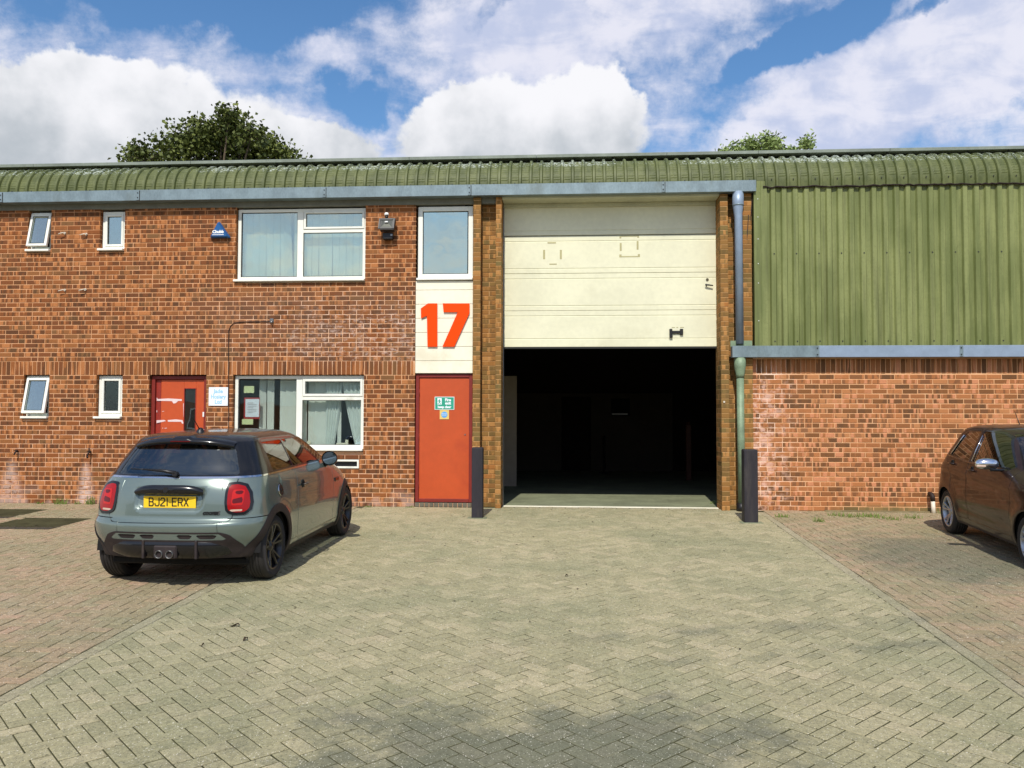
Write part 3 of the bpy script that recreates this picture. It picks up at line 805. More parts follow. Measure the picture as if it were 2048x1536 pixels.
# --- red entrance door at the left
ed = P_((lambda g: (frame_rect(g, -6.748, -5.811, -.05, 2.075, .06, 13.045, 13.13), g)[1])(MB()), 'door_frame', 'red_frame', unit, 'frame of the scuffed red entrance door')
vx0, vz1 = at(370, 777, 13.09); vx1, _ = at(393, 777, 13.09)
vz0 = .95
g = MB().box(-6.60, vx0, 13.075, 13.12, -.02, 2.01, 0, .004).box(vx1, -5.875, 13.075, 13.12, -.02, 2.01, 0, .004).box(vx0, vx1, 13.076, 13.12, vz1, 2.01).box(vx0, vx1, 13.076, 13.12, -.02, vz0)
ent = P_(g, 'entrance_door', 'red_door', unit, 'scuffed red entrance door with narrow dark vision panel')
_bput(MB().box(-6.688, -6.605, 13.085, 13.13, -.02, 2.01, 0, .004), 'side_panel', 'red_door_dark').parent = ent
_bput(MB().box(vx0, vx1, 13.09, 13.10, vz0, vz1), 'vision_panel', 'interior_dark').parent = ent
_bput(MB().box(vx0, vx1, 13.083, 13.087, vz0, vz1), 'pane', 'pane_glass').parent = ent
g = MB(); frame_rect(g, vx0-.006, vx1+.006, vz0-.006, vz1+.006, .012, 13.068, 13.08, 0); _bput(g, 'glazing_bead', 'red_door_dark').parent = ent
for pts in ([(1337, 405), (1345, 418), (1440, 413), (1552, 420), (1550, 435), (1520, 434), (1500, 452), (1480, 457), (1466, 436), (1380, 434), (1337, 434)], [(1335, 600), (1400, 596), (1415, 606), (1335, 624)], [(1430, 598), (1500, 592), (1556, 598), (1566, 627), (1552, 628), (1545, 612), (1432, 612)], [(1562, 455), (1568, 455), (1569, 570), (1564, 572)], [(1335, 515), (1340, 515), (1341, 530), (1336, 532)], [(1380, 524), (1400, 520), (1401, 523), (1382, 527)], [(1384, 664), (1390, 664), (1390, 670), (1384, 670)], [(1402, 666), (1424, 664), (1425, 668), (1404, 670)]):
    _bput(MB().prism(poly_px(pts, 13.07, 4.266, 0, 700), 13.0725, 13.0745), 'bare_patch', 'primer').parent = ent
_bput(MB().box(*[at(405.5, 826, 13.04)[0], at(408.5, 826, 13.04)[0]], 13.03, 13.05, at(405, 834, 13.04)[1], at(405, 824, 13.04)[1], 0, .003), 'keep', 'white_paint').parent = ent
# --- far-left small framed vent
g = MB(); frame_rect(g, *HV, .035, 12.955, 13.02); v = P_(g, 'vent', 'upvc', unit, 'small white framed vent cut by the left edge of the photo')
_bput(MB().box(HV[0]+.03, HV[1]-.03, 12.99, 13.0, HV[2]+.03, HV[3]-.03), 'pane', 'pane_frosted').parent = v
# --- letterbox
g = MB(); frame_rect(g, *HLB, .03, 12.962, 13.03); v = P_(g, 'letterbox', 'upvc', unit, 'white framed letter slot low in the wall beside the hatchback')
_bput(MB().box(HLB[0]+.02, HLB[1]-.02, 13.01, 13.03, HLB[2]+.02, HLB[3]-.02), 'flap', 'black_plastic').parent = v

# --- sectional door
D = 13.28
sd = P_(MB().box(-1.05, 2.42, D+.042, D+.05, 2.53, 4.93), 'sectional_door', 'steel', unit, 'raised cream sectional door with four sections')
for a, b in ((-1.06, -1.021), (2.389, 2.425)): _bput(MB().box(a, b, D-.01, D+.041, -.01, 4.86, 0, .003), 'guide_rail', 'steel').parent = sd
secs = [(2.545, 3.127), (3.131, 3.728), (3.733, 4.336), (4.350, 4.93)]
for i, (a, b) in enumerate(secs):
    def V(z): return [(z-.009, D), (z-.003, D+.006), (z+.003, D+.006), (z+.009, D)]
    prof = [(a, D+.004), (a+.004, D)]
    for z in ((a+.075, b-.085) if i else (a+.13, b-.085)): prof += V(z)
    prof += [(b-.004, D), (b, D+.004), (b, D+.04), (a, D+.04)]
    _bput(MB().prism([(y, z) for z, y in prof], -1.02, 2.388, 'x'), 'door_section', 'door_cream').parent = sd
_bput(MB().box(-1.02, 2.388, D+.001, D+.038, 2.515, 2.5445, 0, .003), 'bottom_seal', 'rubber').parent = sd
def tape_bits(pts):
    for a, b, c_, d_ in pts:
        x0, z1 = at(980+a/3.938, 380+b/3.938, D); x1, z0 = at(980+c_/3.938, 380+d_/3.938, D)
        _bput(MB().box(x0, x1, D-.0022, D-.0004, min(z0, z1), max(z0, z1)), 'tape_residue', 'tape').parent = sd
tape_bits([(453, 411, 520, 421), (418, 472, 434, 545), (550, 472, 566, 545), (468, 580, 526, 588), (1020, 362, 1034, 381), (1034, 360, 1160, 367), (1160, 358, 1174, 376), (1022, 418, 1037, 480), (1155, 402, 1170, 470), (1018, 508, 1036, 530), (1036, 521, 1164, 528), (1164, 505, 1181, 528)])
hx, hz = at(1415, 570.5, D); lx, lz = at(1414.5, 559, D)
_bput(MB().tube([(lx, D-.012, lz), (lx, D+.001, lz)], .022, 14), 'lock', 'bronze_lock').parent = sd
_bput(MB().tube([(hx-.03, D-.03, hz+.004), (hx-.02, D-.04, hz+.002), (hx+.08, D-.045, hz-.012)], [.018, .013, .009], 8).tube([(hx-.02, D, hz), (hx-.02, D-.04, hz)], .012, 8), 'handle', 'black_plastic').parent = sd
x0, z1 = at(980+1412/3.938, 380+1095/3.938, D); x1, z0 = at(980+1520/3.938, 380+1142/3.938, D)
g = MB().box(x0, x0+.045, D-.03, D-.0005, z0-.01, z1, 0, .004).box(x1-.05, x1, D-.03, D-.0005, z0, z1, 0, .004).box(x0+.03, x1-.03, D-.026, D-.004, z0+.02, z1-.03, 0, .006).box(x0, x0+.05, D-.04, D-.004, z0-.045, z0-.005, 0, .006)
_bput(g, 'slide_bolt', 'black_plastic').parent = sd
for (a, b) in ((0, .05), (.07, .1), (.13, .19)): _bput(MB().box(x0+.04+a, x0+.04+b, D-.0018, D-.0004, z1+.018, z1+.03), 'adhesive_mark', 'tape').parent = sd
_bput(MB().tube([(2.40, 12.925, 1.66), (2.40, 12.89, 1.66)], .015, 8), 'sensor', 'white_pipe').parent = sd

# --- gutter, soffit, downpipe
GB, GT = 4.893, 5.062
def gx(px): return at(px, 400, 12.80)[0]
js = [-13.4, gx(3), gx(277), gx(650), gx(940), gx(1328), 2.885]
for a, b in zip(js, js[1:]):
    m = 'galvanised'
    g = MB().prism([(12.80, GB), (12.80, GT), (12.812, GT+.006), (12.83, GT), (12.815, GT-.004), (12.806, GT-.01), (12.806, GB+.006), (12.965, GB+.006), (12.965, GT), (12.971, GT), (12.971, GB)], a+.001, b-.001, 'x')
    P_(g, 'gutter', m, unit)
for x in js[1:-1]:
    o = P_(MB().box(x-.035, x+.012, 12.793, 12.80-.0005, GB+.006, GT-.002, 0, .002), 'gutter_joint', 'galvanised', unit)
    _bput(MB().tube([(x-.012, 12.793, GT-.05), (x-.012, 12.784, GT-.05)], .009, 8).tube([(x-.012, 12.793, GB+.045), (x-.012, 12.784, GB+.045)], .009, 8), 'bolt', 'rubber').parent = o
    _bput(MB().box(x+.013, x+.020, 12.790, 12.799, GB-.01, GT-.01), 'drip_stain', 'rubber').parent = o
P_(MB().box(2.883, 2.889, 12.798, 12.972, GB-.002, GT+.002), 'gutter_end', 'galvanised', unit)
P_(MB().box(-13.4, -1.06, 12.972, 13.06, 4.802, 4.90, 0, .004), 'soffit', 'soffit_grey', unit)
P_(MB().box(-1.03, 2.355, 12.93, 13.275, 4.862, 4.90, 0, .004), 'soffit', 'soffit_cream', unit, 'cream soffit board over the sectional door')
P_(MB().box(-1.03, 2.355, 13.24, 13.279, 4.80, 4.861, 0, .004), 'door_header', 'soffit_cream', unit)
GZ0, GZ1 = 2.340, 2.508
js2 = [2.515, gx(1640)-.05+.0, 5.9, 9.7]
for i, (a, b) in enumerate(zip(js2, js2[1:])):
    P_(MB().prism([(12.79, GZ0), (12.79, GZ1), (12.80, GZ1+.006), (12.815, GZ1), (12.80, GZ1-.006), (12.796, GZ0+.006), (12.93, GZ0+.006), (12.93, GZ1), (12.936, GZ1), (12.936, GZ0)], a+.001, b-.001, 'x'), 'gutter', 'galvanised' if i == 0 else 'galvanised_blue', ware)
    if i:
        o = P_(MB().box(a-.04, a+.01, 12.783, 12.7895, GZ0+.004, GZ1-.002, 0, .002), 'gutter_joint', 'galvanised', ware)
        _bput(MB().tube([(a-.02, 12.783, GZ1-.035), (a-.02, 12.774, GZ1-.035)], .01, 8).tube([(a-.02, 12.783, GZ0+.035), (a-.02, 12.774, GZ0+.035)], .01, 8), 'bolt', 'rubber').parent = o
P_(MB().box(2.511, 2.517, 12.788, 12.937, GZ0-.002, GZ1+.002), 'gutter_end', 'galvanised', ware)
P_(MB().box(2.50, 2.83, 12.90-.012, 12.899, 2.50, 2.60, 0, .003), 'gutter_bracket', 'galvanised_green', ware)
pt = at(1476, 400, 12.87)[0]; pb = pt
dp = tag(empty('downpipe', (pt, 12.87, 0)), 'galvanised downpipe in the right pier recess, blue-grey above, mossy green below', 'downpipe')
P_(MB().tube([(pt, 12.87, 4.90), (pt, 12.87, 4.72), (pt, 12.87, 4.56), (pt+.004, 12.87, 4.50), (pt+.01, 12.87, 2.55)], [.086, .086, .064, .060, .060], 20), 'upper_pipe', 'galvanised_blue', dp)
P_(MB().tube([(pt+.01, 12.87, 2.335), (pt+.01, 12.87, 2.20), (pt+.012, 12.87, 2.08), (pt+.012, 12.87, 2.03)], [.088, .088, .064, .062], 20), 'pipe_hopper', 'galvanised_green', dp)
P_(MB().tube([(pt+.012, 12.87, 2.03), (pt+.02, 12.87, .12)], [.055, .055], 20), 'lower_pipe', 'galvanised_green', dp, 'green weathered lower length')
P_(MB().tube([(pt+.02, 12.87, .12), (pt+.02, 12.87, -.02)], [.075, .08], 14), 'pipe_shoe', 'black_plastic', dp)
P_(MB().tube([(pt+.001, 12.87, 4.70), (pt+.001, 12.87, 4.685)], [.089, .089], 20), 'collar', 'galvanised', dp)
g = MB()
for a, b in (((1505, 384), (1484, 636)), ((1497, 430), (1481, 640))):
    p0 = at(*a, 12.89); p1 = at(*b, 12.945)
    g.tube([(p0[0], 12.885, p0[1]), ((p0[0]+p1[0])/2+.012, 12.93, (p0[1]+p1[1])/2), (p1[0], 12.945, p1[1])], .006, 6)
tag(g.put('cable', 'cable'), 'pair of thin dark cables slanting from the gutter end to the downpipe', 'cable')

# --- curved ribbed eaves sheets
RP = .165
def prof_rib(h=.032):
    return [(0, 0), (.018, 0), (.036, 0), (.0545, 0), (.062, h*.6), (.068, h), (.0985, h), (.105, h*.6), (.112, 0), (.13, 0), (.148, 0)]
def roof_sheet(x0, n, parent, zbase, m='green_roof'):
    prof = prof_rib(); NA = 64; rows = []
    path = [(0., 0.)]      # (arc parameter: y offset, z)
    for k in range(NA+1):
        t = k/NA
        if t < .06: yb, zb, ny, nz = 12.868, zbase+(5.045-zbase)*(t/.06), -1, 0
        elif t < .93:
            a = (t-.06)/.87*math.pi/2; yb, zb, ny, nz = 13.368-.5*math.cos(a), 5.045+.5*math.sin(a), -math.cos(a), math.sin(a)
        else: yb, zb, ny, nz = 13.368+(t-.93)/.07*.10, 5.545, 0, 1
        row = []
        for r in range(n):
            for j, (px_, h) in enumerate(prof):
                flat_ = px_ <= .0545 or px_ >= .112
                cr = 0
                if flat_ and .16 < t < .72 and .003 < px_ < .148 and px_ not in (.0545, .112): cr = .0055*max(0, math.sin((t-.16)/.56*math.pi*2*11))
                if flat_ and .16 < t < .72 and px_ in (0, .148) : cr = .0055*max(0, math.sin((t-.16)/.56*math.pi*2*11))
                H = h+cr; row.append((x0+r*RP+px_, yb+ny*H, zb+nz*H))
        row.append((x0+n*RP, yb, zb)); rows.append(row)
    g = MB().grid(rows, sm=False)
    # turned-up rib ends
    o = P_(g, 'roof_sheet', m, parent)
    return o
x = -13.2; k = 0
while x < 2.80:
    n_ = min(6, max(1, round((2.86-x)/RP))); roof_sheet(x, n_, unit, 5.0); x += n_*RP
while x < 9.6: roof_sheet(x, 6, ware, 4.965); x += 6*RP
g = MB()
xx = -13.2
while xx < 9.6: g.tube([(xx+.083+RP/2, 12.862, 5.088), (xx+.083+RP/2, 12.852, 5.088)], .009, 6); xx += RP*2
P_(g, 'bolts', 'rubber', unit, kind='stuff')
P_(MB().box(-13.3, 9.7, 13.62, 13.66, 5.45, 5.64), 'gap_shade_board', 'dark_void', unit)  # near-black board: the shade of the gap under the cap is put into its colour
xs = [-13.3, -9.05, -6.3, -4.3, -2.6, -.5, 1.6, 3.05, 5.1, 7.2, 9.7]
for i, (a, b) in enumerate(zip(xs, xs[1:])):
    P_(MB().prism([(13.34, 5.645), (13.335, 5.69), (13.36, 5.70), (14.6, 5.72), (14.6, 5.645)], a+.003, b-.003, 'x'), 'cap_flashing', 'cap_flashing', unit if b < 3.1 else ware)
g = MB(); xx = -12.9
while xx < 9.6: g.tube([(xx, 13.40, 5.65), (xx, 13.40, 5.618)], .016, 6); xx += .62
P_(g, 'cap_bolts', 'rubber', unit, kind='stuff')
# main roof behind the cap: low pitched sheets
P_(MB().box(-13.3, 9.7, 14.6, 24.2, 5.60, 5.66), 'roof', 'cap_flashing', unit)
P_(MB().box(-13.3, 9.7, 13.66, 14.6, 5.60, 5.643), 'roof_edge', 'dark_void', unit)
P_(MB().box(-13.3, 9.7, 13.665, 13.70, 4.95, 5.60), 'inner_fascia', 'dark_void', unit)

# --- vertical cladding of the warehouse
def clad_sheet(x0, n, z0, z1):
    RPc = .168; prof = [(0, 0), (.058, 0), (.078, .034), (.142, .034), (.162, 0)]
    row = [(x0+r*RPc+a, h) for r in range(n) for a, h in prof]+[(x0+n*RPc, 0)]
    rows = [[(a, 12.885-h, z) for a, h in row] for z in (z0, (z0+z1)/2, z1)]
    g = MB().grid(rows, sm=False)
    return P_(g, 'cladding_sheet', 'green_cladding', ware)
cx0 = 3.045; x = cx0; k = 0
while x < 9.5: clad_sheet(x, 6, 2.505, 4.972-.004*(k % 2)); x += 6*.168; k += 1
g = MB(); x = cx0
while x < 9.5:
    for z in (3.93, 2.585): g.tube([(x+.118, 12.855, z), (x+.118, 12.846, z)], .011, 7)
    x += .336
P_(g, 'bolts', 'rubber', ware, kind='stuff')
P_(MB().prism([(2.862, 12.97), (2.862, 12.845), (2.868, 12.842), (2.955, 12.842), (2.975, 12.85), (3.06, 12.85), (3.06, 12.853), (2.87, 12.856), (2.87, 12.97)], 2.505, 5.06, 'z'), 'corner_flashing', 'green_cladding', ware)
g = MB()
for z in (4.78, 4.50, 4.16, 3.78, 3.48, 2.9): g.tube([(2.92, 12.842, z), (2.92, 12.836, z)], .007, 6)
P_(g, 'rivets', 'white_paint', ware, kind='stuff')
g = MB(); rj = random.Random(2); x = 3.0; pts = []
while x < 9.6:
    pts.append((x, 12.846, 4.962+rj.uniform(-.012, .010))); x += .05
rows = [[(a, b-.012, c_+.010) for a, b, c_ in pts], [(a, b-.014, c_-.006-rj.uniform(0, .014)) for a, b, c_ in pts], [(a, b+.03, c_-.004) for a, b, c_ in pts]]
P_(MB().grid(rows), 'lap_edge', 'cable', ware)

# --- rooms behind the openings
def room(x0, x1, y0, y1, z0, z1, m, name, floor_m=None, t=.08, front=False):
    g = MB().box(x0-t, x0, y0, y1, z0, z1).box(x1, x1+t, y0, y1, z0, z1).box(x0-t, x1+t, y1, y1+t, z0, z1).box(x0-t, x1+t, y0, y1+t, z1, z1+t)
    P_(g, name, m, unit)
room(-13.1, -1.75, 13.29, 17.2, -.1, 2.5, 'office_paint', 'ground_floor_room')
room(-13.1, -1.75, 13.29, 17.2, 2.62, 4.95, 'office_paint', 'upper_floor_room')
P_(MB().box(-13.2, -1.67, 13.29, 17.2, -.12, -.01), 'office_floor', 'interior_dark', unit)
P_(MB().box(-13.2, -1.67, 13.32, 17.2, 2.585, 2.618), 'upper_floor', 'interior_dark', unit)
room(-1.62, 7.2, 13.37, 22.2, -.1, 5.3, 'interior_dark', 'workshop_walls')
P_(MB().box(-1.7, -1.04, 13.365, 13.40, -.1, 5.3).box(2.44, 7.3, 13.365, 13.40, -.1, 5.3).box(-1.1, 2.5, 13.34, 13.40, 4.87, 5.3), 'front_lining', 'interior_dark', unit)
tag(P_(MB().box(-1.62, 7.2, 13.30, 22.2, -.10, 0.002), 'workshop_floor', 'concrete_floor', unit), kind=None)
P_(MB().box(-1.03, 2.36, 13.19, 13.30, -.12, .006, 0, .003), 'door_sill', 'panel_cream', unit, 'pale worn sill strip across the door opening')
x0, x1 = at(1165, 900, 22.1)[0], at(1345, 900, 22.1)[0]
xa, xb = at(1123, 900, 22.1)[0], at(1182, 900, 22.1)[0]; xe = -1.5
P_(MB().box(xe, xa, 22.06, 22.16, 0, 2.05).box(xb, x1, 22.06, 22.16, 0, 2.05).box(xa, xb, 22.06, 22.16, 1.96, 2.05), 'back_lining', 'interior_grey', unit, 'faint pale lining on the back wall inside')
P_(MB().box(xa, xb, 22.10, 22.15, 0, 1.96), 'inner_door', 'interior_dark', unit)
a0, c1_ = at(1222, 797, 22.0); a1, c0_ = at(1260, 832, 22.0)
P_(MB().box(a0, a1, 22.03, 22.055, c0_, c1_), 'inner_window', 'dark_void', unit)
P_(MB().box(a0+.02, a1-.06, 21.99, 22.02, c0_+.03, c0_+.07), 'shelf', 'white_paint', unit)
a0, c1_ = at(1010, 752, 17.0); a1, c0_ = at(1033, 972, 17.0)
P_(MB().box(-1.60, a1, 16.98, 17.05, 0, c1_), 'partition', 'interior_white', unit, 'pale partition panel just inside the left of the opening')
xo = at(1377, 900, 19)[0]
tag(MB().box(xo-.06, xo+.06, 18.95, 19.05, .0, 1.25, 0, .01).tube([(xo, 19, 1.25), (xo, 19, 1.32)], .04, 8).put('timber_post', 'orange_post'), 'dim orange-brown post standing deep inside the dark workshop', 'post')
xo = at(1208, 900, 21)[0]
tag(MB().box(xo-.035, xo+.035, 20.97, 21.03, 0.0, .95, 0, .01).box(xo-.12, xo+.12, 20.94, 21.06, .0, .03).put('floor_stand', 'dark_void'), 'thin black floor stand against the back lining inside the workshop', 'stand')
# ------------------------------------------------------------------ signs and fittings on the wall
YF = 13.017
x0, z1 = at(869.5, 793.5, YF); x1, z0 = at(908.5, 819.5, YF)
s = MB().box(x0, x1, YF-.003, YF, z0, z1).put('fire_exit_sign', 'sign_white')
tag(s, 'green and white fire exit keep clear sign on the plain red door', 'sign')
gi = .008
MB().box(x0+gi, x1-gi, YF-.0045, YF-.003, z0+gi, z1-gi).put('green_field', 'sign_green', s)
w, h = x1-x0, z1-z0
X = lambda u: x0+w*u
Z = lambda v: z1-h*v
yt = YF-.0052
MB().box(X(.14), X(.36), yt, YF-.0045, Z(.60), Z(.10)).put('doorway_symbol', 'sign_white', s)
man = MB()
for pts in ([(.235, .17), (.275, .17), (.275, .24), (.235, .24)], [(.20, .26), (.28, .26), (.27, .42), (.22, .42)], [(.26, .28), (.33, .36), (.315, .39), (.25, .33)], [(.20, .27), (.15, .36), (.17, .38), (.215, .32)], [(.24, .41), (.31, .50), (.29, .58), (.265, .57), (.275, .51), (.225, .44)], [(.22, .40), (.20, .50), (.15, .52), (.155, .55), (.225, .53), (.25, .43)]):
    man.prism([(X(a), Z(b)) for a, b in pts], yt-.0008, yt)
man.put('running_figure', 'sign_green', s)
def wtext(s_, px_u, pz_v, size, m, par_, off=.0, sx=1., y=None, align='CENTER', sp=1.):
    return text('lettering', s_, size, facing(px_u, (y or yt), pz_v), m, par_, .0006, off, sx, align, 0, sp)
wtext('Fire', X(.68), Z(.25), h*.30, 'sign_white', s, .003)
wtext('exit', X(.68), Z(.50), h*.30, 'sign_white', s, .003)
wtext('keep clear', X(.5), Z(.79), h*.25, 'sign_white', s, .003)
x0, z1 = at(879.5, 820, YF); x1, z0 = at(898, 838.5, YF)
s = MB().box(x0, x1, YF-.003, YF, z0, z1).put('blue_disc_sign', 'sign_yellow'); tag(s, 'small yellow-edged square sign with a blue disc below the fire exit sign', 'sign')
cx, cz = (x0+x1)/2, (z0+z1)/2
MB().tube([(cx, YF-.0045, cz), (cx, YF-.003, cz)], .050, 24, sm=False).put('blue_disc', 'sign_blue', s)
wtext('FIRE DOOR', cx, cz+.012, .015, 'sign_white', s, .0005, y=YF-.0052); wtext('KEEP CLEAR', cx, cz-.010, .013, 'sign_white', s, .0005, y=YF-.0052)
YJ = 12.968
x0, z1 = at(418, 774.5, YJ); x1, z0 = at(455.5, 811.5, YJ)
s = MB().box(x0, x1, YJ-.004, YJ+.008, z0, z1, 0, .001).put('company_sign', 'sign_white'); tag(s, 'square white sign with pale blue lettering between the red door and the lower office window', 'sign')
cx = (x0+x1)/2
for t, v in (('Jade', .22), ('Hosiery', .52), ('Ltd', .80)):
    text('lettering', t, (z1-z0)*.30, facing(cx, YJ-.0048, z1-(z1-z0)*v), 'sign_letters', s, .0006, .003, .86 if t == 'Hosiery' else 1.)
for a in (.02, -.02):
    pass
for a, b in ((x0+.02, z0+.02), (x1-.02, z0+.02), (x0+.02, z1-.02), (x1-.02, z1-.02)): MB().tube([(a, YJ-.0055, b), (a, YJ-.004, b)], .004, 6).put('screw', 'steel', s)
# triangular alarm box
def apx(a, b, Y=12.93): return at(a, b, Y)
T = [apx(437, 445, 12.93), apx(422.5, 474, 12.93), apx(457, 474, 12.93)]
base = [(T[0][0], T[0][1]+.03), (T[1][0]-.035, T[1][1]-.012), (T[2][0]+.03, T[2][1]-.012)]
g = MB()
def rtri(t, r=.022):
    out = []
    for i in range(3):
        p = Vector(t[i]); a = (Vector(t[i-1])-p).normalized(); b = (Vector(t[(i+1) % 3])-p).normalized()
        for k in range(4):
            u = k/3; out.append(tuple(p+a*r*(1-u)**2*1.6+b*r*u**2*1.6))
    return out
A, B = rtri([Vector(b) for b in base]), rtri([Vector(b) for b in T])
n = len(A)
ctr = Vector((sum(b[0] for b in B)/n, sum(b[1] for b in B)/n))
C_ = [tuple(ctr+(Vector(b)-ctr)*.93) for b in B]
vs = [(a, 12.975, b) for a, b in A]+[(a, 12.945, b) for a, b in A]+[(a, 12.90, b) for a, b in B]+[(a, 12.893, b) for a, b in C_]
fs = [tuple(range(n)), tuple(range(3*n, 4*n))]+[(l*n+i, l*n+(i+1) % n, (l+1)*n+(i+1) % n, (l+1)*n+i) for l in range(3) for i in range(n)]
s = g.add(vs, fs).put('alarm_box', 'alarm_blue'); tag(s, 'blue triangular burglar alarm box high on the brick wall left of the upper wide window', 'alarm box')
xx, zz_ = at(436, 463.5, 12.89)
text('lettering', 'Chubb', .066, facing(xx, 12.8915, zz_), 'white_paint', s, .0008, .0035, 1.05)
MB().box(xx-.095, xx+.095, 12.8905, 12.893, zz_-.052, zz_-.042).put('underline', 'white_paint', s)
# floodlight with sensor
fx, fz_ = at(774, 450, 12.86)
s = tag(empty('floodlight', (fx, 12.98, fz_)), 'black floodlight with sensor cap on the bricks right of the upper wide window', 'lamp')
def F(mb, name, m, rx=0, off=(0, 0, 0)):
    o = mb.put(name, m, s); o.rotation_euler = (rx, 0, 0); o.location = off; return o
tl = R(-22)
s.scale = (.86, .86, .86)
F(MB().prism([(-.155, .115), (.155, .115), (.145, -.13), (-.115, -.13)], -.05, .03), 'lamp_housing', 'black_plastic', tl, (0, -.13, 0))
g = MB(); frame_rect(g, -.15, .15, -.12, .11, .035, -.065, -.045, .004); F(g, 'bezel', 'black_plastic', tl, (0, -.13, 0))
F(MB().box(-.10, .10, -.052, -.0505, -.075, .075), 'lamp_glass', 'lamp_glass', tl, (0, -.13, 0))
g = MB().prism([(-.10, -.08), (.10, -.08), (.045, -.01), (-.045, -.01)], -.056, -.0525); F(g, 'reflector', 'soffit_grey', tl, (0, -.13, 0))
F(MB().tube([(-.03, 0, 0), (.03, 0, 0)], .016, 8), 'lamp_tube', 'white_paint', tl, (0, -.19, .045))
F(MB().box(-.09, .10, -.12, -.01, -.26, -.13, 0, .015), 'control_gear', 'black_plastic')
F(MB().box(.06, .10, -.125, -.12, -.20, -.165, 0, .001), 'rating_plate', 'steel')
F(MB().tube([(-.02, -.12, .14), (-.02, -.05, .16), (-.02, -.0, .16)], .02, 8).tube([(-.02, -.09, .12), (-.02, -.09, .19)], .028, 10), 'bracket', 'black_plastic')
F(MB().lathe([(.0, .245), (.03, .24), (.042, .215), (.042, .19), (.0, .19)], 14, 0, 'z'), 'sensor_cap', 'white_paint', 0, (-.02, -.09, 0))
# metal pins and cable, taps
for i, (a, b) in enumerate(((122, 467), (165, 469), (122, 581), (163, 580))):
    X_, Z_ = at(a, b, 12.95)
    s = MB().tube([(X_+.07, 13.0, Z_+.012), (X_+.05, 12.93, Z_+.01), (X_-.03, 12.925, Z_-.012)], .008, 8).tube([(X_+.05, 12.975, Z_+.01), (X_+.05, 12.969, Z_+.01)], .02, 10).put('wall_hook', 'white_pipe')
    tag(s, ('left', 'right', 'left', 'right')[i]+' steel pin of the '+('upper' if i < 2 else 'lower')+' pair in the bricks at the far left', 'hook', 'bent steel pins in the brick wall')
pts = [at(a, b, 12.97) for a, b in ((457, 862), (457, 760), (457, 680), (457.5, 661), (461, 652), (468, 645.5), (490, 643.5), (541, 643))]
g = MB().tube([(a, 12.972, b) for a, b in pts], .006, 6, caps=False)
tag(g.put('cable', 'cable'), 'thin dark cable rising beside the white sign and bending right above the soldier course', 'cable')
X_, Z_ = at(543, 641, 12.96)
tag(MB().box(X_-.03, X_+.03, 12.955, 12.98, Z_-.035, Z_+.035, 0, .006).tube([(X_, 12.955, Z_), (X_+.01, 12.93, Z_-.045)], .014, 8).put('cable_clip', 'steel'), 'small metal clip at the right end of the bent cable', 'clip')
for (a, b, lab) in ((178, 905, 'rusty garden tap above the wide white streak left of the grey hatchback'), (32, 903, 'rusty pipe stub above the faint streak near the left edge')):
    X_, Z_ = at(a, b, 12.93)
    g = MB().tube([(X_, 12.99, Z_), (X_, 12.92, Z_), (X_-.01, 12.90, Z_-.05)], .014, 8).tube([(X_-.035, 12.93, Z_+.02), (X_+.03, 12.93, Z_+.02)], .008, 6)
    if a > 100: g.tube([(X_+.0, 12.93, Z_), (X_, 12.93, Z_+.07)], .011, 8).tube([(X_-.01, 12.9, Z_-.05), (X_-.005, 12.90, Z_-.09)], [.016, .014], 8)
    tag(g.put('tap', 'cable'), lab, 'tap')
# pipe stub by the right wall
X_, _ = at(1867, 1010, 12.85)
s = tag(empty('drain_pipe', (X_, 12.85, 0)), 'short white waste pipe with a dark elbow at the foot of the right wall', 'pipe')
MB().tube([(0, 0, -.05), (-.008, 0, .19)], .030, 12).put('pipe', 'white_pipe', s)
MB().tube([(-.008, 0, .18), (-.012, 0, .25), (-.012, .03, .275), (-.012, .10, .28)], .033, 12).put('elbow', 'cable', s)
# --- posts
def post(px0, px1, pyt, Y, lab):
    xa, zt = at(px0, pyt, Y); xb, _ = at(px1, pyt, Y); zg = gz(Y)
    w = xb-xa
    o = tag(empty('bollard', ((xa+xb)/2, Y+w/2, zg)), lab, 'bollard', 'black posts guarding the door opening')
    g = MB().box(-w/2, w/2, -w/2, w/2, -.2, zt-zg-.008, 0, .007); g.put('post', 'post_black', o)
    MB().box(-w/2+.004, w/2-.004, -w/2+.004, w/2-.004, zt-zg-.008, zt-zg, 0, .006).put('cap', 'post_black', o)
    g = MB(); c = .06
    for a in range(4):
        g.box(*[(-w/2-c, w/2+c, -w/2-c, -w/2-.002), (-w/2-c, w/2+c, w/2+.002, w/2+c), (-w/2-c, -w/2-.002, -w/2-.002, w/2+.002), (w/2+.002, w/2+c, -w/2-.002, w/2+.002)][a], -.03, .004, 0, .002)
    g.put('collar', 'concrete_floor', o)
post(943.5, 965.5, 895, 11.86, 'square black post left of the opening, in front of the fire door edge')
post(1488, 1515.5, 899, 11.70, 'square black post right of the opening, in front of the downpipe')

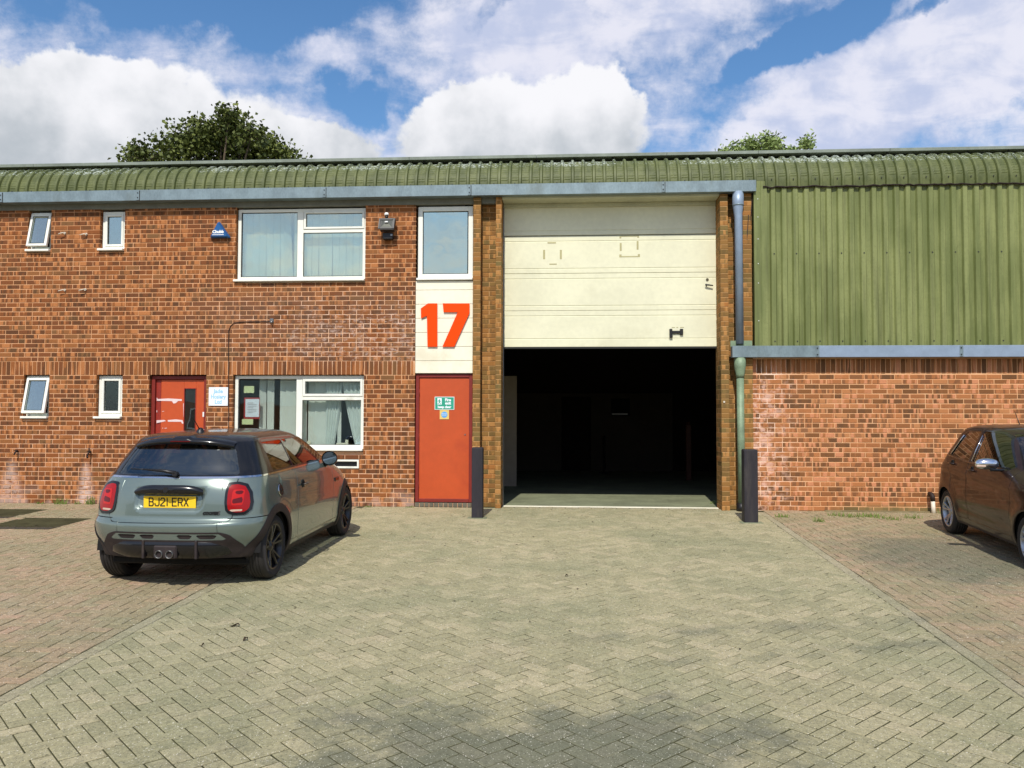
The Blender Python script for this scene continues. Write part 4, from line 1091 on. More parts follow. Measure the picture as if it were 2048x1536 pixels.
# --- weeds and leaves
rw = random.Random(11)
def weed(g, X_, Y_, r, n, hh=.06):
    for k in range(n):
        a = rw.uniform(0, 6.28); d = rw.random()**.7*r; x, y = X_+math.cos(a)*d*1.6, Y_+math.sin(a)*d; z = gz(y)
        b = rw.uniform(0, 6.28); l = rw.uniform(.012, .035); h = rw.uniform(.2, 1)*hh
        tx, ty = x+math.cos(b)*l, y+math.sin(b)*l
        g.add([(x-.004, y, z), (x+.004, y, z), (tx+.006*math.sin(b), ty, z+h), (tx, ty+.004, z+h*1.1)], [(0, 1, 2, 3)])
g = MB()
for (a, b, r, n) in ((1672, 1046, .08, 40), (1700, 1048, .10, 60), (1737, 1047, .11, 90), (1765, 1050, .08, 40), (1790, 1053, .08, 30), (1830, 1049, .1, 40), (1640, 1057, .06, 40), (1565, 1050, .06, 40), (1430, 1020, .05, 30), (1900, 1040, .1, 60)):
    ys = 12.80-(b-1040)*.055; X_ = at(a, b, ys)[0]; weed(g, X_, ys, r, n)
tag(g.put('weeds', 'weed'), 'low green weeds in the joints along the foot of the right wall', 'weeds', kind='stuff')
g = MB()
for (a, r, n, hh) in ((121, .07, 60, .09), (180, .05, 60, .13), (155, .04, 30, .05), (80, .05, 30, .04), (735, .05, 24, .03), (820, .05, 24, .03)): weed(g, at(a, 1005, 12.9)[0], 12.90, r, n, hh)
tag(g.put('weeds', 'weed'), 'sparse green weeds along the foot of the left wall', 'weeds', kind='stuff')
g = MB()
for k in range(420):
    x, y = rw.uniform(-8, 7), rw.triangular(4.2, 12.9, 12.7); z = gz(y)+.003
    if -4.3 < x < -2.3 and 6.6 < y < 10.6: continue
    a = rw.uniform(0, 6.28); l = rw.uniform(.006, .018); c, s_ = math.cos(a)*l, math.sin(a)*l
    g.add([(x-c, y-s_, z), (x+s_*.5, y-c*.5, z+.004), (x+c, y+s_, z+.001), (x-s_*.5, y+c*.5, z+.006)], [(0, 1, 2, 3)])
tag(g.put('leaf_litter', 'dead_leaf'), 'scattered dead leaf crumbs on the paving', 'litter', kind='stuff')
for k, (a, b, lab) in enumerate(((470, 1253, 'largest curled brown leaf on the pale paving below the grey hatchback'), (491, 1281, 'thin brown leaf lying right of the largest one'), (1133, 1153, 'single dark leaf in the middle of the yard'), (405, 1293, 'tiny dark leaf left of the two larger leaves'))):
    d = cF*FPX+cR*(a-1024)-cU*(b-768); t = (-SLOPE*12.9-EYE)/(d.z-SLOPE*d.y); p = d*t
    l = (.042, .030, .018, .014)[k]; g = MB()
    rows = [[(u*l, v*l*.4, .006+.012*abs(v)+.01*math.sin(u*3+k)) for v in (-(1-u*u), 0, (1-u*u))] for u in (-1, -.5, 0, .5, .98)]
    g.grid(rows, sm=False); o = g.put('leaf', 'dead_leaf'); o.location = (p.x, p.y, EYE+p.z+.001); o.rotation_euler = (0, 0, k*1.3); tag(o, lab, 'leaf', 'dead leaves on the paving')

# ------------------------------------------------------------------ trees beyond the roof
def leafc(a, b, c_):
    def f(c):
        r = rnd(c); n = noise(c['P'], .7, 3)
        return mix(n.ss(.4, .6)*.5, ramp(r, [(0, a), (.5, b), (1, c_)]), a)
    return f
for nm, cs in (('leaf_dark', (lin(60, 70, 28), lin(92, 102, 44), lin(128, 136, 68))), ('leaf_pale', (lin(110, 128, 70), lin(142, 160, 92), lin(170, 186, 118)))):
    m = mat(nm, rough=.6, build=leafc(*cs), spec=.3); m.node_tree.nodes['Principled BSDF'].inputs['Subsurface Weight'].default_value = 0
simple('bark', lin(84, 72, 56), .9, .3, 4, bump=.5)
def tree(x, y, clumps, m, seed, label, leaf=.16, dens=1., long=1.):
    """clumps: (x, z, r) outline of the crown in metres on the plane of the tree; depth is drawn at random"""
    r = random.Random(seed); root = tag(empty('tree', (x, y, 0)), label, 'tree', None)
    tr = MB(); top = max(c[1] for c in clumps); zf = 3.6
    tr.tube([(0, 0, -.2), (.05, 0, 1.5), (-.05, .05, zf), (.1, 0, zf+2), (0, .1, top*.62)], [.42, .32, .27, .22, .14], 12)
    g = MB(); br = MB()
    for (cx, cz, cr) in clumps:
        dx_ = cx-x; yy = r.uniform(-1.4, 1.4)*min(1, 3.0/(1+abs(dx_)))
        tr_start = Vector((0, 0, min(cz*.55, top*.6)))
        end = Vector((dx_, yy, cz)); mid = tr_start.lerp(end, .5)+Vector((0, 0, .3))
        tr.tube([tr_start, mid, end], [.10, .06, .025], 6)
        n = int(520*dens*cr*cr)+40
        tips = []
        for k in range(max(6, int(26*cr))):
            d = Vector((r.gauss(0, 1), r.gauss(0, 1), r.gauss(.25, 1))).normalized(); L = cr*r.uniform(.55, 1.12)
            e2 = end+Vector((d.x*L, d.y*L, d.z*L*.85)); tr.tube([end, end.lerp(e2, .55)+Vector((0, 0, .06*cr)), e2], [.018, .011, .005], 4, caps=False)
            tips.append((end, e2))
        for k in range(n):
            a_, b_ = tips[r.randrange(len(tips))]; t = 1-abs(r.gauss(0, .34)); p = a_.lerp(b_, t)+Vector((r.gauss(0, 1), r.gauss(0, 1), r.gauss(0, 1)))*(.13+.08*cr)
            d = Vector((r.gauss(0, 1), r.gauss(0, 1), r.gauss(-.1, .7))).normalized(); u = d.orthogonal().normalized(); u = Matrix.Rotation(r.uniform(0, 6.28), 3, d) @ u
            l = leaf*r.uniform(.6, 1.25); w = l*.42/long; d = d*l*.5*long
            g.add([p-d, p+u*w-d*.1+Vector((0, 0, .02)), p+d, p-u*w-d*.1+Vector((0, 0, .02))], [(0, 1, 2, 3)])
    tr.put('trunk', 'bark', root); c = g.put('crown', m, root, normals=False); tag(c, kind='stuff')
    return root
def tpx(pts, Y): return [(*at(a, b, Y), r) for a, b, r in pts]
TY = 31.
cl = tpx([(a+6, b+11, r*1.02) for a, b, r in [(455, 262, 1.0), (420, 268, .8), (490, 268, .9), (400, 285, .9), (360, 265, .55), (370, 300, 1.0), (440, 300, 1.3), (500, 300, 1.2), (525, 280, .6), (545, 300, .7), (330, 305, .7), (300, 308, .45), (270, 314, .5), (248, 322, .5), (575, 315, .5), (600, 326, .4), (560, 335, .8), (455, 238, .35), (430, 240, .3), (478, 245, .4), (345, 247, .25), (505, 262, .35), (320, 330, .9), (420, 340, 1.6), (500, 345, 1.6), (360, 350, 1.3), (445, 400, 2.2)]], TY)
cx = at(430, 300, TY)[0]
tree(cx, TY, cl, 'leaf_dark', 4, 'dark green broad-leaved tree rising above the roof on the left', .155, 1.9)
TY2 = 44.
cl = tpx([(a, b+15, r) for a, b, r in [(1450, 296, .35), (1478, 292, .5), (1497, 290, .55), (1528, 288, .55), (1545, 284, .5), (1565, 288, .5), (1590, 286, .55), (1600, 290, .4), (1620, 296, .2), (1430, 300, .25), (1520, 320, 1.2), (1580, 325, 1.0), (1480, 325, .9)]], TY2)
tree(at(1535, 300, TY2)[0], TY2, cl, 'leaf_pale', 9, 'pale green tree just showing above the roof on the right', .17, 3.2, 1.5)

# ------------------------------------------------------------------ the unit across the yard, behind the camera: it is what the glass and paintwork mirror
opp = tag(empty('opposite_unit', (0, -22, -.4)), 'brick and grey clad industrial unit across the yard behind the photographer', 'building')
def O_(mb, n, m): o = mb.put(n, m, opp); return o
simple('far_brick', lin(150, 96, 66), .9, .3, 3); simple('far_clad', lin(150, 156, 150), .6, .2, 2)
O_(MB().box(-34, 34, -8, 0, -.2, 2.6), 'wall', 'far_brick'); O_(MB().box(-34, 34, -8, .05, 2.61, 5.6), 'cladding', 'far_clad'); O_(MB().box(-34.3, 34.3, -8.3, .3, 5.61, 5.8), 'roof', 'cap_flashing')
for x in (-26, -13, 0, 13, 26):
    O_(MB().box(x-2, x+2, 0.001, .08, -.1, 3.6), 'shutter', 'far_clad'); o = O_(MB().box(x+3.5, x+5.6, 0.001, .06, 1, 2.2), 'window', 'upvc'); MB().box(x+3.6, x+5.5, .061, .07, 1.08, 2.12).put('pane', 'black_plastic', o)
# ------------------------------------------------------------------ cars
from mathutils.bvhtree import BVHTree
def paint(name, c, metal=.35, rough=.38):
    def f(k):
        fl = noise(k['P'], 900, 1, .5); d = noise(k['P'], 3, 5, .6); x, y, z = sep(k['P'])
        b_ = mix(fl.ss(.45, .62)*.25, c, tuple(min(1, v*1.7) for v in c))
        return mix((z.ss(.55, .1)*noise(k['P'], 7, 4).ss(.35, .7)*.35), mix(d.ss(.5, .75)*.12, b_, tuple(v*.8 for v in c)), tuple((a+b)/2 for a, b in zip(c, lin(92, 82, 68))))
    mat(name, c, rough, metal, 1., f)
paint('paint_grey', lin(106, 119, 113), .35, .27)
paint('paint_maroon', lin(34, 15, 10), .0, .45)
b_ = MATS['paint_maroon'].node_tree.nodes['Principled BSDF']; b_.inputs['Coat Weight'].default_value = .45; b_.inputs['Specular IOR Level'].default_value = .3
mat('gloss_black', (.009, .009, .010), .2, 0, .35, spec=.35)
mat('roof_black', (.018, .016, .015), .25, 0, .45, lambda k: mix(noise(k['P'], 25, 5, .7).ss(.5, .7)*.35, (.02, .018, .016), lin(76, 68, 56)))
simple('trim_black', lin(52, 44, 44), .62, .25, 9, dirt=lin(78, 68, 60), spec=.3)
simple('gap_black', (.004, .004, .004), .9, .1)
simple('tyre_rubber', lin(40, 37, 36), .78, .25, 12, dirt=lin(66, 60, 54), bump=.2)
simple('rim_black', lin(26, 23, 24), .4, .2, 10, coat=.3)
simple('rim_silver', lin(176, 180, 184), .3, .15, 10, metal=.7)
simple('brake_disc', lin(110, 104, 98), .4, .2, 10, metal=.8)
mat('chrome', (.75, .76, .78), .12, 1.)
simple('seat_cloth', lin(34, 32, 34), .9, .2)
mat('light_red', lin(150, 8, 5), .2, 0, .3, spec=.3)
mat('light_bright', lin(186, 22, 10), .25, 0, .3, spec=.3)
mat('light_deep', lin(92, 4, 3), .2, 0, .3, spec=.3)
simple('reflector_clear', lin(196, 170, 150), .2, .1, 30)
simple('plate_yellow', lin(250, 206, 40), .45, .03, 6)
simple('plate_ink', lin(20, 20, 22), .6, .05)
glass('car_glass', (.30, .34, .32), .10, .9)
glass('car_glass_dark', (.12, .13, .13), .20, (.66, .72, .70), 0, .1)
mat('mirror_glass', (.32, .36, .35), .06, 1.)

def pchip(t, y, q):
    t = np.array(t, float); y = np.array(y, float); h = np.diff(t); d = np.diff(y)/h; m = np.zeros(len(t))
    for i in range(1, len(t)-1):
        if d[i-1]*d[i] > 0: w1, w2 = 2*h[i]+h[i-1], h[i]+2*h[i-1]; m[i] = (w1+w2)/(w1/d[i-1]+w2/d[i])
    m[0], m[-1] = d[0], d[-1]
    k = np.clip(np.searchsorted(t, q, 'right')-1, 0, len(t)-2); u = (q-t[k])/h[k]
    return (2*u**3-3*u**2+1)*y[k]+(u**3-2*u**2+u)*h[k]*m[k]+(-2*u**3+3*u**2)*y[k+1]+(u**3-u**2)*h[k]*m[k+1]
def shell(rows, nr=84, NQ=(44, 84, 26), disp=None):
    A = np.array(rows, float); seg = np.concatenate([[0], np.cumsum(np.hypot(np.diff(A[:, 0])*1.0, np.hypot(np.diff(A[:, 7]), .3*np.diff(A[:, 1])))+.015)])
    q = np.linspace(0, seg[-1], nr); I = np.stack([pchip(seg, A[:, k], q) for k in range(8)], 1)
    ph = np.linspace(0, math.pi/2, 160)
    def quarter(L, n, w, N):
        x = L*(1-np.cos(ph)**(2/n)); y = w*np.sin(ph)**(2/n); s = np.concatenate([[0], np.cumsum(np.hypot(np.diff(x), np.diff(y)))]); u = np.linspace(0, s[-1], N+1)
        return np.interp(u, s, x), np.interp(u, s, y)
    V = []
    for z, xr, Lr, nr_, xf, Lf, nf, w in I:
        a, b = quarter(Lr, nr_, w, NQ[0]); c_, d = quarter(Lf, nf, w, NQ[2])
        xs = np.linspace(xr+Lr, xf-Lf, NQ[1]+1)[1:-1]
        hx_ = np.concatenate([xr+a, xs, (xf-c_)[::-1]]); hy = np.concatenate([b, np.full(len(xs), w), d[::-1]])
        V.append(np.stack([np.concatenate([hx_, hx_[-2:0:-1]]), np.concatenate([-hy, hy[-2:0:-1]]), np.full(len(hx_)*2-2, z)], 1))
    V = np.array(V); nR, nC = V.shape[:2]; V = V.reshape(-1, 3)
    if disp is not None: V = disp(V)
    G = V.reshape(nR, nC, 3); du = np.roll(G, -1, 1)-np.roll(G, 1, 1); dv = np.gradient(G, axis=0); N = np.cross(du, dv); N /= np.linalg.norm(N, axis=2, keepdims=True)+1e-12
    F = [(i*nC+k, i*nC+(k+1) % nC, (i+1)*nC+(k+1) % nC, (i+1)*nC+k) for i in range(nR-1) for k in range(nC)]
    return [V, N.reshape(-1, 3), F]
def compact(V, N, F):
    used = sorted({i for f in F for i in f}); mp = {o: n for n, o in enumerate(used)}
    return [V[used] if len(used) else np.zeros((0, 3)), N[used] if len(used) else np.zeros((0, 3)), [tuple(mp[i] for i in f) for f in F]]
def split(M, fn):
    """-> (part where fn > 0, the rest), cut cleanly along fn = 0"""
    V, N, F = M
    if not len(F): return M, M
    f = fn(V[:, 0], V[:, 1], V[:, 2]); f = np.where(np.abs(f) < 1e-6, 1e-6, f)
    nv, nn, cache = [], [], {}; base = len(V); pos, neg = [], []
    def edge(i, j):
        k = (i, j) if i < j else (j, i)
        if k not in cache:
            t = f[k[0]]/(f[k[0]]-f[k[1]]); cache[k] = base+len(nv); nv.append(V[k[0]]*(1-t)+V[k[1]]*t); nn.append(N[k[0]]*(1-t)+N[k[1]]*t)
        return cache[k]
    sg = (f > 0).tolist()
    for fc in F:
        c = sum(sg[i] for i in fc)
        if c == len(fc): pos.append(fc)
        elif c == 0: neg.append(fc)
        else:
            p, q = [], []
            for a, b in zip(fc, fc[1:]+fc[:1]):
                (p if sg[a] else q).append(a)
                if sg[a] != sg[b]: e = edge(a, b); p.append(e); q.append(e)
            if len(p) > 2: pos.append(tuple(p))
            if len(q) > 2: neg.append(tuple(q))
    if nv: V = np.vstack([V, nv]); N = np.vstack([N, nn])
    return compact(V, N, pos), compact(V, N, neg)
def sd(u, v, poly):      # signed distance, positive inside
    u = np.asarray(u); v = np.asarray(v); d = np.full(u.shape, 1e9); ins = np.zeros(u.shape, bool)
    n = len(poly)
    for i in range(n):
        ax, ay = poly[i]; bx_, by = poly[(i+1) % n]; ex, ey = bx_-ax, by-ay
        t = np.clip(((u-ax)*ex+(v-ay)*ey)/(ex*ex+ey*ey+1e-12), 0, 1); d = np.minimum(d, np.hypot(u-ax-ex*t, v-ay-ey*t))
        c = ((ay > v) != (by > v)) & (u < (bx_-ax)*(v-ay)/((by-ay) if by != ay else 1e-9)+ax); ins ^= c
    return np.where(ins, d, -d)
def emit(M, name, m, parent, off=0., skirt=.014, label=None):
    V, N, F = M
    if not F: return None
    P = V+N*off; n = len(P); fs = list(F)
    if skirt:
        cnt = {}
        for f in F:
            for a, b in zip(f, f[1:]+f[:1]): cnt[(min(a, b), max(a, b))] = (a, b) if (min(a, b), max(a, b)) not in cnt else None
        bd = [e for e in cnt.values() if e]; mp = {}
        ex = []; exn = []
        for a, b in bd:
            for i in (a, b):
                if i not in mp: mp[i] = n+len(ex); ex.append(V[i]+N[i]*(off-skirt)); exn.append(N[i])
            fs.append((b, a, mp[a], mp[b]))
        if ex: P = np.vstack([P, ex]); N = np.vstack([N, exn])
    me = bpy.data.meshes.new(name); me.from_pydata(P.tolist(), [], fs); me.materials.append(MATS[m])
    me.polygons.foreach_set('use_smooth', [i < len(F) for i in range(len(fs))]); me.update()
    me.normals_split_custom_set_from_vertices(N.tolist())
    o = put(name, me, parent)
    if label: o['label'] = label
    return o
def flat_n(M):
    V, N, F = M
    if not F: return M
    N = N.copy()
    for s_ in (-1, 1):
        m = V[:, 1]*s_ > 0
        if m.sum() > 12:
            A = np.stack([np.ones(m.sum()), V[m, 0], V[m, 2]], 1); c, *_ = np.linalg.lstsq(A, N[m], rcond=None); q = A @ c; N[m] = q/np.linalg.norm(q, axis=1, keepdims=True)
    return [V, N, F]
def emit_lr(M, name, m, parent, off=0., skirt=.014, xm=None, label=None):
    for s_ in (-1, 1):
        A, _ = split(M, lambda x, y, z: s_*y)
        for B in ([A] if xm is None else list(split(A, lambda x, y, z: xm-x))): emit(B, name, m, parent, off, skirt, label)
def offs(M, d): return [M[0]+M[1]*d, M[1], M[2]]
def wheel(parent, x, y, r, w, side, m, spokes, rr, label=None):
    """side -1: outer face looks to -y"""
    o = empty('wheel', (x, y, r), 0, parent); o.scale = (1, -side, 1)      # built with the outer face towards -y
    hw = w/2
    prof = [(rr, -hw+.012), (rr+.012, -hw+.004), (rr+.045, -hw-.004), (r-.045, -hw-.004), (r-.018, -hw+.006), (r-.004, -hw+.024)]
    k = -hw+.030
    while k < hw-.03:
        prof += [(r, k), (r, k+.022), (r-.008, k+.024), (r-.008, k+.029)]; k += .031
    prof += [(r-.004, hw-.02), (r-.02, hw-.006), (r-.05, hw), (rr, hw-.012), (rr, -hw+.012)]
    MB().lathe(prof, 56).put('tyre', 'tyre_rubber', o)
    MB().lathe([(rr+.004, -hw+.008), (rr-.006, -hw+.002), (rr-.014, -hw+.012), (rr-.018, -.0), (rr-.02, hw-.02), (rr, hw-.015)], 48).put('rim', m, o)
    g = MB()
    for i in range(spokes):
        for s_ in (-1, 1):
            a = 2*math.pi*(i+.25)/spokes; pa = s_*(.10 if spokes == 5 else .0)
            if spokes != 5 and s_ > 0: continue
            c0, c1_ = a+pa*.9, a+pa*2.0
            p0 = Vector((math.cos(c0)*.05, 0, math.sin(c0)*.05)); p1 = Vector((math.cos(c1_)*(rr-.008), 0, math.sin(c1_)*(rr-.008))); t = (p1-p0).normalized(); n_ = Vector((-t.z, 0, t.x))
            wd = .013 if spokes == 5 else .024
            vs = []
            for p, q, yy in ((p0, wd*1.25, -hw+.042), (p0.lerp(p1, .55), wd*1.0, -hw+.022), (p1, wd*1.3, -hw+.008)):
                vs += [p+n_*q+Vector((0, yy+.014, 0)), p+n_*q*.6+Vector((0, yy, 0)), p-n_*q*.6+Vector((0, yy, 0)), p-n_*q+Vector((0, yy+.014, 0)), p+Vector((0, yy+.03, 0))]
            fs = [(l*5+k_, l*5+(k_+1) % 5, (l+1)*5+(k_+1) % 5, (l+1)*5+k_) for l in (0, 1) for k_ in range(5)]
            g.add(vs, fs)
    g.put('spokes', m, o)
    MB().lathe([(0, -hw+.026), (.028, -hw+.028), (.034, -hw+.036), (.06, -hw+.046), (.065, -hw+.07)], 24).put('hub', m, o)
    MB().lathe([(.03, -.035), (rr-.055, -.035), (rr-.055, -.02), (.03, -.02)], 32).put('brake_disc', 'brake_disc', o)
    MB().lathe([(0, .03), (rr-.02, .03), (rr-.02, .035)], 28).put('wheel_well_back', 'gap_black', o)
    if label: o['label'] = label
    return o
def liner(parent, x, r, y0, y1):
    for s_ in (-1, 1):
        rows = [[(x+math.cos(a)*q, s_*yy, .31+math.sin(a)*q) for a in [math.pi*k/20 for k in range(21)]] for q, yy in ((r, y1), (r, y0), (.02, y0))]
        MB().grid(rows).put('wheel_arch_liner', 'gap_black', parent)
def seat(parent, x, y):
    o = MB().box(x-.02, x+.48, y-.24, y+.24, .38, .56, 0, .06).put('seat_base', 'seat_cloth', parent)
    b = MB().box(-.08, .08, -.24, .24, 0, .62, 0, .06).box(-.05, .05, -.13, .13, .66, .84, 0, .045).tube([(0, -.06, .6), (0, -.06, .7)], .008, 6).tube([(0, .06, .6), (0, .06, .7)], .008, 6).put('seat_back', 'seat_cloth', parent)
    b.location = (x, y, .48); b.rotation_euler = (0, R(-14), 0)
def cabin(parent, x0, x1, xs, w=.60, belt=1.0):
    MB().box(x0, x1, -w, w, .30, .36).put('cabin_floor', 'seat_cloth', parent)
    for s_ in (-1, 1):
        seat(parent, xs, s_*.36)
        MB().box(x0, x1, s_*w+(-.02 if s_ < 0 else 0), s_*w+(.0 if s_ < 0 else .02), .3, belt-.10, 0, .005).put('door_card', 'seat_cloth', parent)
    MB().box(x0+.12, x0+.30, -w, w, .5, 1.06, 0, .05).put('rear_seat', 'seat_cloth', parent)
    for s_ in (-1, 1): MB().box(x0+.16, x0+.25, s_*.36-.12, s_*.36+.12, 1.07, 1.20, 0, .035).put('head_restraint', 'seat_cloth', parent)
    MB().box(x0-.3, x0+.12, -w, w, .5, .96, 0, .03).put('boot_cover', 'seat_cloth', parent)
    MB().box(x1-.35, x1+.2, -w-.02, w+.02, .55, .97, 0, .08).put('dashboard', 'seat_cloth', parent)
    pts = [(xs+.62+.05*math.sin(a), -.36+.18*math.cos(a), .92+.17*math.sin(a)) for a in [2*math.pi*k/20 for k in range(21)]]
    MB().tube(pts, .014, 6, caps=False).put('steering_wheel', 'seat_cloth', parent)
def car_root(name, M, label, cat, group=None):
    o = bpy.data.objects.new(name, None); col.objects.link(o); o.matrix_world = M
    return tag(o, label, cat, group)
def caster(M, T):
    """photo pixel -> point on the body, in the car's own frame"""
    bv = BVHTree.FromPolygons(M[0].tolist(), M[2]); Ti = T.inverted(); o = Ti @ Vector((0, 0, EYE))
    def hit(px, py):
        d = cF*FPX+cR*(px-1024)-cU*(py-768); d = (Ti.to_3x3() @ d).normalized(); r = bv.ray_cast(o, d)
        if r[0] is None: print('MISS', px, py); return Vector((1, -.8, .8)), Vector((0, -1, 0))
        return r[0], r[1]
    return hit

# --- the grey hatchback, tail towards the camera
CS = .97; HEAD = R(.6); CX, CY = -3.605, 7.27
fwd = Vector((math.sin(HEAD), math.cos(HEAD), SLOPE)).normalized(); left = Vector((0, 0, 1)).cross(fwd).normalized(); upv = fwd.cross(left)
left = left*.975
T1 = Matrix(((fwd.x*CS, left.x*CS, upv.x*CS, CX), (fwd.y*CS, left.y*CS, upv.y*CS, CY), (fwd.z*CS, left.z*CS, upv.z*CS, gz(CY)), (0, 0, 0, 1)))
rowsA = [(.19, .20, .50, 2.7, 3.66, .8, 2.7, .79), (.26, .10, .52, 2.7, 3.74, .85, 2.7, .825), (.36, .045, .56, 2.7, 3.80, .95, 2.6, .848), (.50, .012, .46, 2.9, 3.83, 1.0, 2.5, .861), (.58, 0, .44, 2.9, 3.82, 1.0, 2.5, .8635),
         (.620, .014, .43, 3.0, 3.81, 1.0, 2.5, .863), (.650, .045, .42, 3.0, 3.80, 1.0, 2.5, .861), (.72, .055, .42, 3.0, 3.77, 1.05, 2.4, .858), (.82, .070, .42, 3.0, 3.68, 1.1, 2.4, .850), (.92, .095, .43, 3.0, 3.50, 1.15, 2.3, .830), (.99, .125, .44, 2.9, 3.25, 1.1, 2.2, .808),
         (1.03, .150, .44, 2.9, 2.98, .9, 2.3, .790), (1.055, .175, .44, 2.9, 2.83, .65, 2.5, .778), (1.15, .235, .43, 2.9, 2.62, .55, 2.6, .732), (1.26, .305, .42, 2.8, 2.39, .5, 2.6, .675), (1.34, .36, .42, 2.8, 2.20, .5, 2.6, .630), (1.385, .40, .43, 2.7, 2.06, .5, 2.5, .595),
         (1.412, .46, .46, 2.6, 1.95, .5, 2.4, .53), (1.428, .58, .4, 2.5, 1.80, .4, 2.3, .40), (1.436, .80, .25, 2.2, 1.55, .2, 2.1, .20), (1.438, 1.15, .02, 2, 1.25, .02, 2, .01)]
XR1, XF1, RA = .61, 3.14, .345
def dispA(V):
    x, y, z = V[:, 0], V[:, 1], V[:, 2]; V = V.copy()
    d = sd(y, z, [(-.335, .76), (-.355, .93), (.355, .93), (.335, .76), (.29, .725), (-.29, .725)]); k = np.clip(d/.028, 0, 1)*(x < .4); V[:, 0] += .036*k*k*(3-2*k)      # plate recess
    for xa in (XR1, XF1):       # flared arches
        r = np.hypot(x-xa, z-.31); k = np.exp(-((r-.36)/.09)**2)*(np.abs(y) > .6)*(z < .8); V[:, 1] += np.sign(y)*.014*k
    k = np.exp(-((z-.30)/.07)**2)*(np.abs(y) > .6)*(x > 1.1)*(x < 2.75); V[:, 1] += np.sign(y)*.010*k
    k = np.exp(-((z-.93)/.05)**2)*(x > .8)*(x < 3.2)*(np.abs(y) > .6); V[:, 1] += np.sign(y)*.008*k     # shoulder line
    return V
A0 = shell(rowsA, disp=dispA)
car = car_root('parked_car', T1, 'grey three door hatchback with black roof and yellow number plate, parked facing the wall', 'car')
hit = caster(A0, T1)
def hz_(pts, kx=0): return [(p[kx], p[2]) for p in (hit(a, b)[0] for a, b in pts)]
body = A0
_, body = split(body, lambda x, y, z: np.minimum(.40-x, .285-z))                      # cut-up under the tail
for xa in (XR1, XF1): _, body = split(body, lambda x, y, z: np.minimum(RA-np.hypot(x-xa, z-.31), np.abs(y)-.45))
green, body = split(body, lambda x, y, z: z-1.036)
roof, green = split(green, lambda x, y, z: z-1.352)
emit(roof, 'roof', 'roof_black', car)
strip, body = split(body, lambda x, y, z: z-1.021)
emit(strip, 'belt_strip', 'chrome', car, .004)
rear = lambda p, m_: (lambda x, y, z: np.minimum(sd(np.abs(y), z, p)+m_, .62-x))
side = lambda p, m_: (lambda x, y, z: np.minimum(sd(x, z, p)+m_, np.abs(y)-.50))
gw, green = split(green, rear([(-.6, 1.062), (-.6, 1.335), (.45, 1.335), (.52, 1.25), (.60, 1.062)], .012))
emit(gw, 'rear_window', 'car_glass_dark', car, -.004)
sw, green = split(green, side([(.72, 1.062), (.76, 1.325), (1.28, 1.325), (1.28, 1.062)], .008)); emit_lr(flat_n(sw), 'quarter_window', 'car_glass', car, -.004)
sw, green = split(green, side([(1.315, 1.062), (1.315, 1.325), (1.93, 1.322), (2.12, 1.27), (2.46, 1.062)], .008)); emit_lr(flat_n(sw), 'door_window', 'car_glass', car, -.004)
sw, green = split(green, lambda x, y, z: np.minimum(sd(np.abs(y), z, [(-.6, 1.075), (-.6, 1.335), (.50, 1.335), (.62, 1.075)])+.01, x-2.0)); emit(sw, 'windscreen', 'car_glass', car, -.004)
emit(green, 'pillars', 'gloss_black', car)
# tail lamps
LP_ = [(p[1], p[2]) for p in (hit(a, b)[0] for a, b in ((459, 969), (477, 967), (493, 971), (501, 985), (503, 1004), (500, 1018), (488, 1026), (468, 1027), (454, 1022), (452, 1006), (454, 985)))]
LPa = [(abs(a), b) for a, b in LP_]
print('LAMP', [(round(a, 3), round(b, 3)) for a, b in LPa])
lampf = lambda o: (lambda x, y, z: np.minimum(sd(np.abs(y), z, LPa)+o, .75-x))
lamp, body = split(body, lampf(.014))
lens, ring_ = split(lamp, lampf(-.010))
for s_ in (-1, 1):
    L_, _ = split(lens, lambda x, y, z: s_*y); Rg, _ = split(ring_, lambda x, y, z: s_*y)
    emit(Rg, 'lamp_surround', 'gloss_black', car, .010)
    cy_ = sum(a for a, b in LPa)/len(LPa); cz_ = sum(b for a, b in LPa)/len(LPa)
    base_, _ = L_, None
    tl_ = emit(L_, 'tail_lamp', 'light_red', car, .012)
    inner, _ = split(L_, lambda x, y, z: np.minimum(sd(np.abs(y), z, [(cy_-.055, cz_-.055), (cy_-.05, cz_+.085), (cy_+.05, cz_+.085), (cy_+.045, cz_-.055)]), x*0+1)); emit(inner, 'lamp_cluster', 'light_bright', tl_, .0135, 0)
    for q in ([(cy_-.045, cz_-.04), (cy_-.045, cz_+.0), (cy_+.04, cz_+.02), (cy_+.04, cz_-.03)], [(cy_-.01, cz_+.04), (cy_-.04, cz_+.075), (cy_+.04, cz_+.075), (cy_+.04, cz_+.045)]):
        dk, _ = split(L_, lambda x, y, z: sd(np.abs(y), z, q)); emit(dk, 'lamp_facet', 'light_deep', tl_, .0145, 0)
    rf, _ = split(L_, lambda x, y, z: sd(np.abs(y), z, [(cy_-.06, cz_-.112), (cy_-.06, cz_-.092), (cy_+.045, cz_-.092), (cy_+.045, cz_-.112)])); emit(rf, 'reflector', 'reflector_clear', tl_, .014, 0)
